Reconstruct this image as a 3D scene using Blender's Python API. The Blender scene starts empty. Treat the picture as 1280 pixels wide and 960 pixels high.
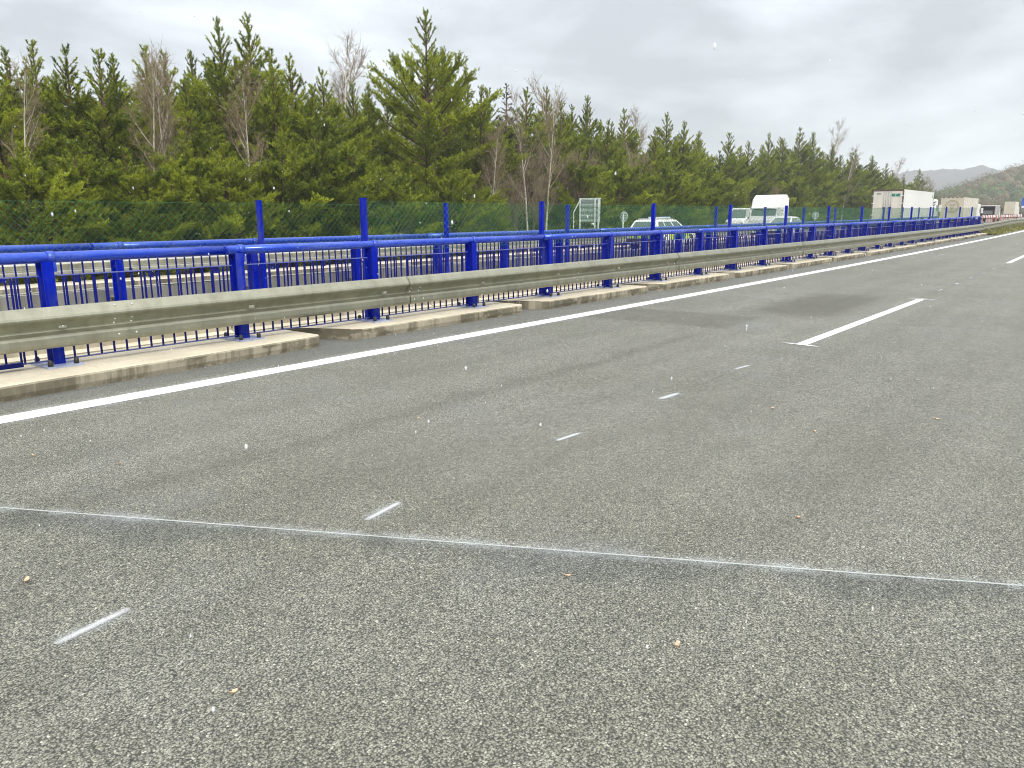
import bpy, bmesh, math, random
import numpy as np
from mathutils import Vector, Matrix

random.seed(7)
scene = bpy.context.scene
COL = scene.collection

# ------------------------------------------------------------------ camera
YAW, PITCH, ROLL, EYE = 0.67598, 0.21378, -0.00431, 1.508
_c, _s, _cp, _sp = math.cos(YAW), math.sin(YAW), math.cos(PITCH), math.sin(PITCH)
_fw = Vector((_c*_cp, _s*_cp, -_sp)); _rt = Vector((_s, -_c, 0)); _up = _rt.cross(_fw)
_r2 = _rt*math.cos(ROLL) + _up*math.sin(ROLL); _u2 = _up*math.cos(ROLL) - _rt*math.sin(ROLL)
cam_data = bpy.data.cameras.new('camera'); cam = bpy.data.objects.new('camera', cam_data); COL.objects.link(cam)
cam.matrix_world = Matrix(((_r2.x, _u2.x, -_fw.x, 0), (_r2.y, _u2.y, -_fw.y, 0), (_r2.z, _u2.z, -_fw.z, EYE), (0, 0, 0, 1)))
cam_data.sensor_fit = 'HORIZONTAL'; cam_data.sensor_width = 36.0; cam_data.lens = 961.1/1280*36
cam_data.dof.use_dof = True; cam_data.dof.focus_distance = 6.0; cam_data.dof.aperture_fstop = 9.0
cam_data.clip_start = 0.05; cam_data.clip_end = 12000
scene.camera = cam

# ------------------------------------------------------------------ world: overcast sky
SUN_EL, SUN_AZ = math.radians(40), math.radians(-115)     # direction to the sun, azimuth from +X
world = bpy.data.worlds.new('World'); scene.world = world; world.use_nodes = True
wt = world.node_tree; wt.nodes.clear()
def wn(t, **kw):
    n = wt.nodes.new(t)
    for k, v in kw.items(): setattr(n, k, v)
    return n
w_out = wn('ShaderNodeOutputWorld')
w_sky = wn('ShaderNodeTexSky', sky_type='NISHITA', sun_disc=False)
w_sky.sun_elevation = SUN_EL; w_sky.sun_rotation = math.pi/2 - SUN_AZ
w_b1 = wn('ShaderNodeBackground'); w_b1.inputs['Strength'].default_value = 0.10
wt.links.new(w_sky.outputs[0], w_b1.inputs['Color'])
w_tc = wn('ShaderNodeTexCoord'); w_sep = wn('ShaderNodeSeparateXYZ'); wt.links.new(w_tc.outputs['Generated'], w_sep.inputs[0])
w_ramp = wn('ShaderNodeValToRGB')                          # overcast: brighter towards the zenith
w_ramp.color_ramp.elements[0].position = 0.0; w_ramp.color_ramp.elements[0].color = (0.415, 0.450, 0.462, 1)
w_ramp.color_ramp.elements[1].position = 1.0; w_ramp.color_ramp.elements[1].color = (1.50, 1.52, 1.55, 1)
e = w_ramp.color_ramp.elements.new(0.12); e.color = (0.430, 0.462, 0.482, 1)
e = w_ramp.color_ramp.elements.new(0.35); e.color = (0.585, 0.605, 0.635, 1)
wt.links.new(w_sep.outputs['Z'], w_ramp.inputs[0])
w_map = wn('ShaderNodeMapping'); w_map.inputs['Scale'].default_value = (1.0, 1.0, 2.6)
wt.links.new(w_tc.outputs['Generated'], w_map.inputs[0])
w_noise = wn('ShaderNodeTexNoise'); w_noise.inputs['Scale'].default_value = 3.0; w_noise.inputs['Detail'].default_value = 6
w_noise.inputs['Roughness'].default_value = 0.52; w_noise.inputs['Distortion'].default_value = 0.35
wt.links.new(w_map.outputs[0], w_noise.inputs['Vector'])
w_cl = wn('ShaderNodeMapRange'); w_cl.inputs['From Min'].default_value = 0.40; w_cl.inputs['From Max'].default_value = 0.64
w_cl.inputs['To Min'].default_value = 0.78; w_cl.inputs['To Max'].default_value = 1.42
wt.links.new(w_noise.outputs['Fac'], w_cl.inputs['Value'])
w_mul = wn('ShaderNodeVectorMath', operation='SCALE')
wt.links.new(w_ramp.outputs[0], w_mul.inputs[0]); wt.links.new(w_cl.outputs[0], w_mul.inputs['Scale'])
w_b2 = wn('ShaderNodeBackground'); w_b2.inputs['Strength'].default_value = 1.0
wt.links.new(w_mul.outputs[0], w_b2.inputs['Color'])
w_mix = wn('ShaderNodeMixShader'); w_mix.inputs[0].default_value = 0.92
wt.links.new(w_b1.outputs[0], w_mix.inputs[1]); wt.links.new(w_b2.outputs[0], w_mix.inputs[2])
wt.links.new(w_mix.outputs[0], w_out.inputs['Surface'])

# ------------------------------------------------------------------ sun (weak, behind cloud)
sd = bpy.data.lights.new('sun', 'SUN'); sd.energy = 1.5; sd.angle = math.radians(14); sd.color = (1.0, 0.965, 0.90)
sun = bpy.data.objects.new('sun', sd); COL.objects.link(sun)
_sv = Vector((math.cos(SUN_EL)*math.cos(SUN_AZ), math.cos(SUN_EL)*math.sin(SUN_AZ), math.sin(SUN_EL)))
sun.rotation_euler = _sv.to_track_quat('Z', 'Y').to_euler(); sun.location = (0, 0, 60)

# ------------------------------------------------------------------ exposure and render settings
vs = scene.view_settings; vs.view_transform = 'Standard'; vs.look = 'None'; vs.exposure = 0.75; vs.gamma = 1.0; vs.use_curve_mapping = False
scene.render.engine = 'CYCLES'
cy = scene.cycles
cy.use_denoising = True; cy.denoiser = 'OPENIMAGEDENOISE'; cy.denoising_prefilter = 'ACCURATE'
cy.max_bounces = 7; cy.diffuse_bounces = 3; cy.glossy_bounces = 3; cy.transmission_bounces = 4; cy.transparent_max_bounces = 12; cy.volume_bounces = 1
cy.use_adaptive_sampling = True; cy.adaptive_threshold = 0.015; cy.filter_width = 1.0

# ================================================================== materials
def new_mat(name):
    m = bpy.data.materials.new(name); m.use_nodes = True
    nt = m.node_tree; b = nt.nodes['Principled BSDF']
    return m, nt, b
def N(nt, t, **kw):
    n = nt.nodes.new(t)
    for k, v in kw.items():
        if k in n.inputs: n.inputs[k].default_value = v
        else: setattr(n, k, v)
    return n
def L(nt, a, b): nt.links.new(a, b)
def ramp(nt, fac, stops):
    r = N(nt, 'ShaderNodeValToRGB'); cr = r.color_ramp
    cr.elements[0].position = stops[0][0]; cr.elements[0].color = (*stops[0][1], 1)
    cr.elements[1].position = stops[-1][0]; cr.elements[1].color = (*stops[-1][1], 1)
    for p, c in stops[1:-1]:
        el = cr.elements.new(p); el.color = (*c, 1)
    if fac is not None: L(nt, fac, r.inputs[0])
    return r
def noise(nt, vec, scale, detail=4, rough=0.55, dist=0.0):
    n = N(nt, 'ShaderNodeTexNoise', Scale=scale, Detail=detail, Roughness=rough, Distortion=dist)
    if vec is not None: L(nt, vec, n.inputs['Vector'])
    return n
def mapping(nt, vec, scale=(1, 1, 1), loc=(0, 0, 0), rot=(0, 0, 0)):
    n = N(nt, 'ShaderNodeMapping', Scale=scale, Location=loc, Rotation=rot); L(nt, vec, n.inputs[0]); return n
def mixc(nt, fac, a, b, blend='MIX'):
    n = N(nt, 'ShaderNodeMix', data_type='RGBA', blend_type=blend)
    for sock, v in ((n.inputs['Factor'], fac), (n.inputs[6], a), (n.inputs[7], b)):
        if hasattr(v, 'node'): L(nt, v, sock)
        elif isinstance(v, (int, float)): sock.default_value = v
        else: sock.default_value = (*v, 1)
    return n.outputs[2]
def math_n(nt, op, a, b=None, clamp=False):
    n = N(nt, 'ShaderNodeMath', operation=op, use_clamp=clamp)
    for i, v in enumerate((a, b)):
        if v is None: continue
        if hasattr(v, 'node'): L(nt, v, n.inputs[i])
        else: n.inputs[i].default_value = v
    return n.outputs[0]
def maprange(nt, v, a, b, c=0.0, d=1.0, smooth=True):
    n = N(nt, 'ShaderNodeMapRange', interpolation_type='SMOOTHSTEP' if smooth else 'LINEAR')
    L(nt, v, n.inputs['Value'])
    for k, x in (('From Min', a), ('From Max', b), ('To Min', c), ('To Max', d)): n.inputs[k].default_value = x
    return n.outputs[0]
def bump(nt, b, height, strength=0.4, dist=0.01):
    n = N(nt, 'ShaderNodeBump', Strength=strength, Distance=dist); L(nt, height, n.inputs['Height']); L(nt, n.outputs[0], b.inputs['Normal'])

def plain(name, color, rough=0.5, metal=0.0, var=0.12, scale=6.0, bumps=0.0, coat=0.0, spec=0.5):
    m, nt, b = new_mat(name)
    tc = N(nt, 'ShaderNodeTexCoord'); geo = N(nt, 'ShaderNodeNewGeometry')
    n = noise(nt, geo.outputs['Position'], scale, 5)
    lo = tuple(c*(1-var) for c in color); hi = tuple(min(1, c*(1+var)) for c in color)
    r = ramp(nt, n.outputs['Fac'], [(0.3, lo), (0.7, hi)])
    L(nt, r.outputs[0], b.inputs['Base Color'])
    b.inputs['Metallic'].default_value = metal; b.inputs['Coat Weight'].default_value = coat; b.inputs['Specular IOR Level'].default_value = spec
    rr = maprange(nt, n.outputs['Fac'], 0.3, 0.7, max(0, rough-0.08), min(1, rough+0.08)); L(nt, rr, b.inputs['Roughness'])
    if bumps: bump(nt, b, noise(nt, geo.outputs['Position'], scale*18, 3).outputs['Fac'], bumps, 0.004)
    return m

# asphalt --------------------------------------------------------------
def asphalt(name, near=True, tint=(1, 1, 1)):
    m, nt, b = new_mat(name)
    geo = N(nt, 'ShaderNodeNewGeometry'); P = geo.outputs['Position']
    sep = N(nt, 'ShaderNodeSeparateXYZ'); L(nt, P, sep.inputs[0]); X, Y = sep.outputs['X'], sep.outputs['Y']
    warp = noise(nt, P, 60, 2); wv = N(nt, 'ShaderNodeVectorMath', operation='MULTIPLY_ADD')
    L(nt, warp.outputs['Color'], wv.inputs[0]); wv.inputs[1].default_value = (0.006,)*3; L(nt, P, wv.inputs[2])
    vor = N(nt, 'ShaderNodeTexVoronoi', Scale=128.0, Randomness=1.0); L(nt, wv.outputs[0], vor.inputs['Vector'])
    vor2 = N(nt, 'ShaderNodeTexVoronoi', Scale=290.0, Randomness=1.0); L(nt, wv.outputs[0], vor2.inputs['Vector'])
    sc_ = N(nt, 'ShaderNodeSeparateColor'); L(nt, vor.outputs['Color'], sc_.inputs[0])
    sc2 = N(nt, 'ShaderNodeSeparateColor'); L(nt, vor2.outputs['Color'], sc2.inputs[0])
    T = lambda c: tuple(x*t for x, t in zip(c, tint))
    stone = ramp(nt, sc_.outputs[0], [(0.0, T((0.050, 0.050, 0.040))), (0.16, T((0.165, 0.164, 0.136))), (0.60, T((0.255, 0.254, 0.212))), (0.92, T((0.33, 0.328, 0.28))), (1.0, T((0.52, 0.51, 0.45)))])
    fine = ramp(nt, sc2.outputs[1], [(0.0, T((0.085, 0.085, 0.066))), (1.0, T((0.38, 0.376, 0.325)))])
    sel = maprange(nt, sc_.outputs[1], 0.50, 0.56)
    col = mixc(nt, sel, stone.outputs[0], fine.outputs[0])
    gap = maprange(nt, vor.outputs['Distance'], 0.40, 0.70)
    col = mixc(nt, math_n(nt, 'MULTIPLY', gap, 0.80), col, (0.026, 0.026, 0.022))
    for scl, lo_, hi_ in ((62, 0.66, 1.28), (30, 0.78, 1.18), (13, 0.88, 1.10)):      # clusters of paler and darker chippings
        g_ = noise(nt, P, scl, 3, 0.7)
        col = mixc(nt, 1.0, col, ramp(nt, g_.outputs['Fac'], [(0.34, (lo_,)*3), (0.66, (hi_,)*3)]).outputs[0], 'MULTIPLY')
    # broad unevenness, wheel tracks along X, patches
    big = noise(nt, P, 0.45, 4); mid = noise(nt, P, 2.2, 5, 0.6)
    col = mixc(nt, 1.0, col, ramp(nt, big.outputs['Fac'], [(0.3, (0.90, 0.90, 0.86)), (0.7, (1.07, 1.07, 1.10))]).outputs[0], 'MULTIPLY')
    col = mixc(nt, 1.0, col, ramp(nt, mid.outputs['Fac'], [(0.3, (0.90, 0.90, 0.88)), (0.7, (1.08, 1.08, 1.09))]).outputs[0], 'MULTIPLY')
    tr = noise(nt, mapping(nt, P, (0.07, 1.6, 1)).outputs[0], 1.0, 5, 0.6)
    col = mixc(nt, 1.0, col, ramp(nt, tr.outputs['Fac'], [(0.32, (0.86, 0.86, 0.85)), (0.68, (1.12, 1.12, 1.13))]).outputs[0], 'MULTIPLY')
    if near:
        def box(x0, x1, y0, y1, sx, sy, amt, wob=0.25):
            yn = math_n(nt, 'ADD', Y, math_n(nt, 'MULTIPLY', math_n(nt, 'SUBTRACT', mid.outputs['Fac'], 0.5), wob))
            xn = math_n(nt, 'ADD', X, math_n(nt, 'MULTIPLY', math_n(nt, 'SUBTRACT', big.outputs['Fac'], 0.5), wob))
            a = math_n(nt, 'MULTIPLY', maprange(nt, xn, x0-sx, x0+sx), maprange(nt, xn, x1-sx, x1+sx, 1, 0))
            c = math_n(nt, 'MULTIPLY', maprange(nt, yn, y0-sy, y0+sy), maprange(nt, yn, y1-sy, y1+sy, 1, 0))
            return math_n(nt, 'MULTIPLY', math_n(nt, 'MULTIPLY', a, c), amt)
        dark = (0.50, 0.49, 0.43)
        def mul(col, f, c): return mixc(nt, f, col, mixc(nt, 1.0, col, c, 'MULTIPLY'))
        col = mul(col, box(1.0, 9.5, 4.22, 4.42, 0.9, 0.10, 0.42, 0.5), dark)         # bitumen streak along the lane
        col = mul(col, box(9.9, 11.35, 4.25, 6.6, 0.16, 0.12, 0.6, 0.5), dark)       # dark repair with a straight far edge
        col = mul(col, box(11.9, 15.4, 3.45, 4.75, 0.7, 0.25, 0.85, 0.5), dark)       # oily patch beside the dash
        col = mixc(nt, box(-6, 60, 6.95, 8.0, 0.3, 0.10, 0.35, 0.1), col, (0.115, 0.125, 0.130)) # paler washed edge by the kerb
        # damp band on the near side of the chalked joint line
        nx, ny = 0.8845, 0.4665                                                            # normal of the line, pointing away from the camera
        dd = math_n(nt, 'ADD', math_n(nt, 'MULTIPLY', math_n(nt, 'SUBTRACT', X, 1.31), nx), math_n(nt, 'MULTIPLY', math_n(nt, 'SUBTRACT', Y, 4.56), ny))
        wet_n = noise(nt, P, 1.3, 4, 0.6, 0.3)
        edge = math_n(nt, 'ADD', dd, math_n(nt, 'MULTIPLY', wet_n.outputs['Fac'], 1.5))
        wet = math_n(nt, 'MULTIPLY', maprange(nt, edge, 0.45, 0.68), maprange(nt, dd, -0.02, 0.03, 1, 0))
        col = mul(col, math_n(nt, 'MULTIPLY', wet, 0.75), (0.62, 0.66, 0.70))
        blue = noise(nt, P, 0.8, 3, 0.6)
        col = mixc(nt, math_n(nt, 'MULTIPLY', maprange(nt, blue.outputs['Fac'], 0.55, 0.75), 0.22), col, (0.17, 0.18, 0.205))
    L(nt, col, b.inputs['Base Color'])
    b.inputs['Roughness'].default_value = 0.62; b.inputs['Specular IOR Level'].default_value = 0.45
    hgt = math_n(nt, 'SUBTRACT', 1.0, vor.outputs['Distance'])
    hgt = math_n(nt, 'ADD', hgt, math_n(nt, 'MULTIPLY', sc_.outputs[2], 0.5))
    bump(nt, b, hgt, 0.75, 0.004)
    return m

# paint with overspray (u = metres along, v = metres across, centred) ---
def paint(name, half, soft, over, over_amt, half_len=None, end_soft=0.03, color=(0.80, 0.81, 0.80), cover=1.0):
    m, nt, b = new_mat(name)
    uv = N(nt, 'ShaderNodeUVMap'); sep = N(nt, 'ShaderNodeSeparateXYZ'); L(nt, uv.outputs[0], sep.inputs[0])
    geo = N(nt, 'ShaderNodeNewGeometry'); P = geo.outputs['Position']
    n1 = noise(nt, P, 4.5, 5, 0.65); n2 = noise(nt, P, 130, 2)
    v = math_n(nt, 'ABSOLUTE', sep.outputs['Y'])
    vj = math_n(nt, 'ADD', v, math_n(nt, 'MULTIPLY', math_n(nt, 'SUBTRACT', n2.outputs['Fac'], 0.5), soft*1.8))
    core = maprange(nt, vj, half-soft, half+soft, 1, 0)
    spray = math_n(nt, 'MULTIPLY', maprange(nt, v, half, half+over, 1, 0), math_n(nt, 'MULTIPLY', maprange(nt, n1.outputs['Fac'], 0.3, 0.7), over_amt))
    grit = maprange(nt, n2.outputs['Fac'], 0.30, 0.62)
    spray = math_n(nt, 'MULTIPLY', spray, grit)
    n3 = noise(nt, mapping(nt, P, (0.6, 3.0, 1)).outputs[0], 1.0, 6, 0.7)
    worn = math_n(nt, 'MULTIPLY', maprange(nt, n1.outputs['Fac'], 0.2, 0.45, 0.82*cover, cover), maprange(nt, n3.outputs['Fac'], 0.30, 0.46, 0.72, 1.0))
    if cover < 0.9: worn = math_n(nt, 'MULTIPLY', worn, maprange(nt, n2.outputs['Fac'], 0.28, 0.55, 0.45, 1.0))
    a = math_n(nt, 'MAXIMUM', math_n(nt, 'MULTIPLY', core, worn), spray)
    if half_len is not None:
        u = math_n(nt, 'ABSOLUTE', sep.outputs['X'])
        uj = math_n(nt, 'ADD', u, math_n(nt, 'MULTIPLY', math_n(nt, 'SUBTRACT', n2.outputs['Fac'], 0.5), end_soft))
        a = math_n(nt, 'MULTIPLY', a, maprange(nt, uj, half_len-end_soft, half_len+end_soft, 1, 0))
    L(nt, a, b.inputs['Alpha'])
    r = ramp(nt, n1.outputs['Fac'], [(0.25, tuple(c*0.90 for c in color)), (0.7, color)]); L(nt, r.outputs[0], b.inputs['Base Color'])
    b.inputs['Roughness'].default_value = 0.6
    return m

def concrete(name, top=(0.56, 0.50, 0.375), stain=(0.085, 0.075, 0.048), face=True):
    m, nt, b = new_mat(name)
    geo = N(nt, 'ShaderNodeNewGeometry'); P = geo.outputs['Position']
    n1 = noise(nt, P, 2.2, 6, 0.6); n2 = noise(nt, P, 22, 4, 0.6)
    col = ramp(nt, n1.outputs['Fac'], [(0.3, tuple(c*0.82 for c in top)), (0.7, tuple(min(1, c*1.12) for c in top))]).outputs[0]
    col = mixc(nt, 1.0, col, ramp(nt, n2.outputs['Fac'], [(0.3, (0.90, 0.90, 0.90)), (0.7, (1.06, 1.06, 1.06))]).outputs[0], 'MULTIPLY')
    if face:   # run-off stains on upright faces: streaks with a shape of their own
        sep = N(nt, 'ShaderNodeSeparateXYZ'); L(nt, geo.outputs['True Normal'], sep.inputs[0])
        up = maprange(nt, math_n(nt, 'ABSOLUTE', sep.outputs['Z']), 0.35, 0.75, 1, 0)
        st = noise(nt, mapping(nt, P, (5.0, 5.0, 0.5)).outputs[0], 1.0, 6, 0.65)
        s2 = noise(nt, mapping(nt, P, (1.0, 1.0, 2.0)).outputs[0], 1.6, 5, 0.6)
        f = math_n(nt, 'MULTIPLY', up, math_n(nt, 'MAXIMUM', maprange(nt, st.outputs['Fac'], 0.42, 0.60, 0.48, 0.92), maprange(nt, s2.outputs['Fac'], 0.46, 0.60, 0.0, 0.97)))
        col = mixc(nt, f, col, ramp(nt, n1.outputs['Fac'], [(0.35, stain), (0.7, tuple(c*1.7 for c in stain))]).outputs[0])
    L(nt, col, b.inputs['Base Color']); b.inputs['Roughness'].default_value = 0.85
    bump(nt, b, math_n(nt, 'ADD', n2.outputs['Fac'], noise(nt, P, 140, 2).outputs['Fac']), 0.20, 0.005)
    return m

def galvanised(name, base=(0.35, 0.345, 0.265)):
    m, nt, b = new_mat(name)
    geo = N(nt, 'ShaderNodeNewGeometry'); P = geo.outputs['Position']
    n1 = noise(nt, P, 3.0, 6, 0.62); n2 = noise(nt, P, 40, 3, 0.6)
    st = noise(nt, mapping(nt, P, (9, 9, 0.7)).outputs[0], 1.0, 5, 0.6)
    col = ramp(nt, n1.outputs['Fac'], [(0.3, tuple(c*0.80 for c in base)), (0.7, tuple(c*1.12 for c in base))]).outputs[0]
    col = mixc(nt, math_n(nt, 'MULTIPLY', maprange(nt, st.outputs['Fac'], 0.45, 0.70), 0.30), col, (0.17, 0.165, 0.11))
    col = mixc(nt, math_n(nt, 'MULTIPLY', maprange(nt, n2.outputs['Fac'], 0.55, 0.75), 0.12), col, (0.22, 0.215, 0.16))
    L(nt, col, b.inputs['Base Color']); b.inputs['Metallic'].default_value = 0.85
    L(nt, maprange(nt, n2.outputs['Fac'], 0.3, 0.7, 0.34, 0.50), b.inputs['Roughness'])
    bump(nt, b, n2.outputs['Fac'], 0.08, 0.003)
    return m

def foliage(name, lo, hi, trans=0.25):
    m, nt, b = new_mat(name)
    at = N(nt, 'ShaderNodeAttribute', attribute_name='tint')
    oi = N(nt, 'ShaderNodeObjectInfo')
    f = math_n(nt, 'ADD', math_n(nt, 'MULTIPLY', at.outputs['Fac'], 0.8), math_n(nt, 'MULTIPLY', oi.outputs['Random'], 0.2))
    mid = tuple((a+c)/2 for a, c in zip(lo, hi))
    r = ramp(nt, f, [(0.0, lo), (0.55, mid), (1.0, hi)])
    L(nt, r.outputs[0], b.inputs['Base Color']); b.inputs['Roughness'].default_value = 0.55
    b.inputs['Specular IOR Level'].default_value = 0.3
    tl = N(nt, 'ShaderNodeBsdfTranslucent'); L(nt, r.outputs[0], tl.inputs['Color'])
    mx = N(nt, 'ShaderNodeMixShader'); mx.inputs[0].default_value = trans
    out = nt.nodes['Material Output']
    L(nt, b.outputs[0], mx.inputs[1]); L(nt, tl.outputs[0], mx.inputs[2]); L(nt, mx.outputs[0], out.inputs['Surface'])
    return m

def bark(name, lo, hi, scale=(6, 6, 1.2), p0=0.35, p1=0.65):
    m, nt, b = new_mat(name)
    tc = N(nt, 'ShaderNodeTexCoord')
    n = noise(nt, mapping(nt, tc.outputs['Object'], scale).outputs[0], 2.0, 5, 0.65)
    r = ramp(nt, n.outputs['Fac'], [(p0, lo), (p1, hi)]); L(nt, r.outputs[0], b.inputs['Base Color'])
    b.inputs['Roughness'].default_value = 0.85
    bump(nt, b, n.outputs['Fac'], 0.5, 0.02)
    return m

def glass_mat(name, color=(0.03, 0.05, 0.05), rough=0.06):
    m, nt, b = new_mat(name)
    geo = N(nt, 'ShaderNodeNewGeometry'); n = noise(nt, geo.outputs['Position'], 1.5, 3)
    r = ramp(nt, n.outputs['Fac'], [(0.3, color), (0.7, tuple(c*1.6 for c in color))]); L(nt, r.outputs[0], b.inputs['Base Color'])
    b.inputs['Roughness'].default_value = rough; b.inputs['Coat Weight'].default_value = 0.6; b.inputs['Coat Roughness'].default_value = 0.03
    return m

M = {}
M['asphalt'] = asphalt('asphalt_near', True, (1.0, 1.0, 0.945))
M['asphalt_far'] = asphalt('asphalt_far', near=False, tint=(1.0, 1.0, 1.05))
M['edge_paint'] = paint('edge_line_paint', 0.128, 0.010, 0.16, 0.30)
M['dash_paint'] = paint('lane_dash_paint', 0.066, 0.006, 0.20, 0.16, 3.13, 0.02)
M['tick_paint'] = paint('end_tick_paint', 0.022, 0.012, 0.03, 0.4, 0.20, 0.06, cover=0.85)
M['chalk'] = paint('chalk_mark', 0.016, 0.016, 0.06, 0.35, 0.15, 0.07, (0.70, 0.73, 0.75), 0.75)
M['chalk_smear'] = paint('chalk_smear', 0.022, 0.026, 0.06, 0.5, 0.15, 0.08, (0.72, 0.76, 0.80), 0.75)
M['joint_chalk'] = paint('joint_chalk', 0.0055, 0.007, 0.075, 0.42, None, 0.03, (0.66, 0.71, 0.70), 0.72)
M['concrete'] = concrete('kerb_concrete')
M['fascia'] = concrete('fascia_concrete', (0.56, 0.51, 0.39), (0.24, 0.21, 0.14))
M['galv'] = galvanised('galvanised_steel')
M['galv_light'] = galvanised('galvanised_light', (0.54, 0.53, 0.45))
M['blue'] = plain('blue_paint', (0.0003, 0.0085, 0.320), 0.36, 0, 0.16, 5, 0.05, 0.0, 0.4)
M['blue'].node_tree.nodes['Principled BSDF'].inputs['Specular Tint'].default_value = (0.08, 0.22, 1.0, 1)
M['blue_tube'] = plain('blue_handrail', (0.0005, 0.020, 0.38), 0.25, 0, 0.14, 5, 0.03, 0.0, 0.5)
_bt = M['blue_tube'].node_tree.nodes['Principled BSDF']; _bt.inputs['IOR'].default_value = 2.1; _bt.inputs['Specular Tint'].default_value = (0.40, 0.62, 1.0, 1)
M['blue_dark'] = plain('blue_paint_bars', (0.0006, 0.005, 0.16), 0.45, 0, 0.2, 5, 0.0, 0.0, 0.2)
M['rail_flat'] = plain('panel_rail_sky_sheen', (0.10, 0.12, 0.36), 0.35, 0, 0.2, 5, 0.0, 0.3, 0.5)  # blue rails lightened: sky reflection on their tops is put into the colour
M['plate'] = plain('base_plate_sky_sheen', (0.34, 0.38, 0.52), 0.32, 0.2, 0.18, 9, 0.1)  # pale tone paints in the sky mirrored by the wet plates
M['bolt'] = plain('bolt_cap', (0.025, 0.026, 0.024), 0.45, 0.0, 0.3, 30)
M['steel_bolt'] = plain('steel_bolt', (0.52, 0.52, 0.47), 0.4, 0.5, 0.2, 30)
M['mesh_green'] = plain('green_wire', (0.035, 0.185, 0.070), 0.45, 0, 0.15, 4)
M['soil'] = plain('forest_floor', (0.055, 0.050, 0.028), 0.95, 0, 0.35, 1.2, 0.4)
M['grass_ground'] = plain('verge_soil', (0.16, 0.155, 0.055), 0.95, 0, 0.35, 2.5, 0.4)
M['hill_soil'] = plain('hill_soil', (0.16, 0.125, 0.075), 0.95, 0, 0.3, .05, 0.2)
M['needles'] = foliage('pine_needles', (0.030, 0.066, 0.002), (0.400, 0.450, 0.026), 0.22)
M['spruce'] = foliage('spruce_needles', (0.014, 0.032, 0.010), (0.048, 0.075, 0.022), 0.2)
M['dead_leaf'] = foliage('dead_leaves', (0.13, 0.075, 0.035), (0.36, 0.25, 0.14), 0.3)
M['grass'] = foliage('dry_grass', (0.10, 0.115, 0.02), (0.34, 0.31, 0.09), 0.3)
M['far_wood'] = foliage('far_wood', (0.115, 0.095, 0.052), (0.205, 0.170, 0.100), 0.2)
M['far_pine'] = foliage('far_pine_wood', (0.050, 0.080, 0.020), (0.115, 0.150, 0.045), 0.2)
M['pine_bark'] = bark('pine_bark', (0.050, 0.030, 0.020), (0.17, 0.095, 0.055))
M['birch_bark'] = bark('birch_bark', (0.12, 0.10, 0.08), (0.60, 0.55, 0.45), (3, 3, 7), 0.30, 0.46)
M['twig'] = bark('birch_twigs', (0.17, 0.128, 0.074), (0.36, 0.280, 0.175))
M['twig_pale'] = bark('shrub_twigs', (0.15, 0.115, 0.075), (0.30, 0.24, 0.16))
M['mountain'] = plain('mountain_wood', (0.050, 0.050, 0.042), 0.95, 0, 0.35, 0.02)
M['white'] = plain('vehicle_white', (0.78, 0.78, 0.76), 0.36, 0, 0.025, 0.25, 0, 0.2)
M['cream'] = plain('trailer_cream', (0.60, 0.54, 0.42), 0.5, 0, 0.07, 1.0)
M['cream_side'] = plain('trailer_curtain', (0.62, 0.58, 0.49), 0.6, 0, 0.08, 1.0, 0.2)
M['door_white'] = plain('trailer_doors', (0.70, 0.655, 0.57), 0.5, 0, 0.06, 1.0)
M['frame_rust'] = plain('trailer_frame', (0.115, 0.068, 0.052), 0.55, 0, 0.25, 4)
M['rubber'] = plain('rubber', (0.022, 0.022, 0.022), 0.75, 0, 0.25, 8)
M['dark'] = plain('dark_plastic', (0.03, 0.031, 0.032), 0.5, 0, 0.25, 8)
M['rim'] = plain('wheel_rim', (0.32, 0.33, 0.34), 0.4, 0.5, 0.15, 8)
M['glass'] = glass_mat('vehicle_glass', (0.035, 0.065, 0.06))
M['hiviz'] = plain('hiviz_yellow', (0.48, 0.62, 0.03), 0.45, 0, 0.08, 5)
M['police_blue'] = plain('stripe_blue', (0.03, 0.12, 0.42), 0.4, 0, 0.08, 5)
M['lamp_red'] = plain('lamp_red', (0.45, 0.02, 0.015), 0.25, 0, 0.1, 8)
M['lamp_clear'] = plain('lamp_clear', (0.65, 0.67, 0.68), 0.15, 0, 0.1, 8)
M['label_green'] = plain('label_green', (0.02, 0.20, 0.15), 0.5, 0, 0.1, 8)
M['sign_back'] = plain('sign_back', (0.60, 0.68, 0.63), 0.5, 0.1, 0.10, 4)
M['sign_rib'] = plain('sign_rib', (0.20, 0.27, 0.24), 0.5, 0.1, 0.1, 4)
M['sign_blue'] = plain('sign_blue', (0.02, 0.10, 0.42), 0.45, 0, 0.08, 4)
M['sign_white'] = plain('sign_white', (0.78, 0.78, 0.78), 0.5, 0, 0.05, 4)
M['barrier_red'] = plain('barrier_red', (0.50, 0.16, 0.11), 0.5, 0, 0.2, 4)
M['emblem'] = plain('emblem_ink', (0.30, 0.27, 0.17), 0.6, 0, 0.1, 4)
M['grey_body'] = plain('grey_body', (0.34, 0.32, 0.30), 0.5, 0, 0.15, 2)
M['leaf_tan'] = plain('leaf_tan', (0.58, 0.41, 0.26), 0.6, 0, 0.3, 60)
M['snow'] = plain('snow', (0.92, 0.93, 0.95), 0.7, 0, 0.02, 30)

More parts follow.
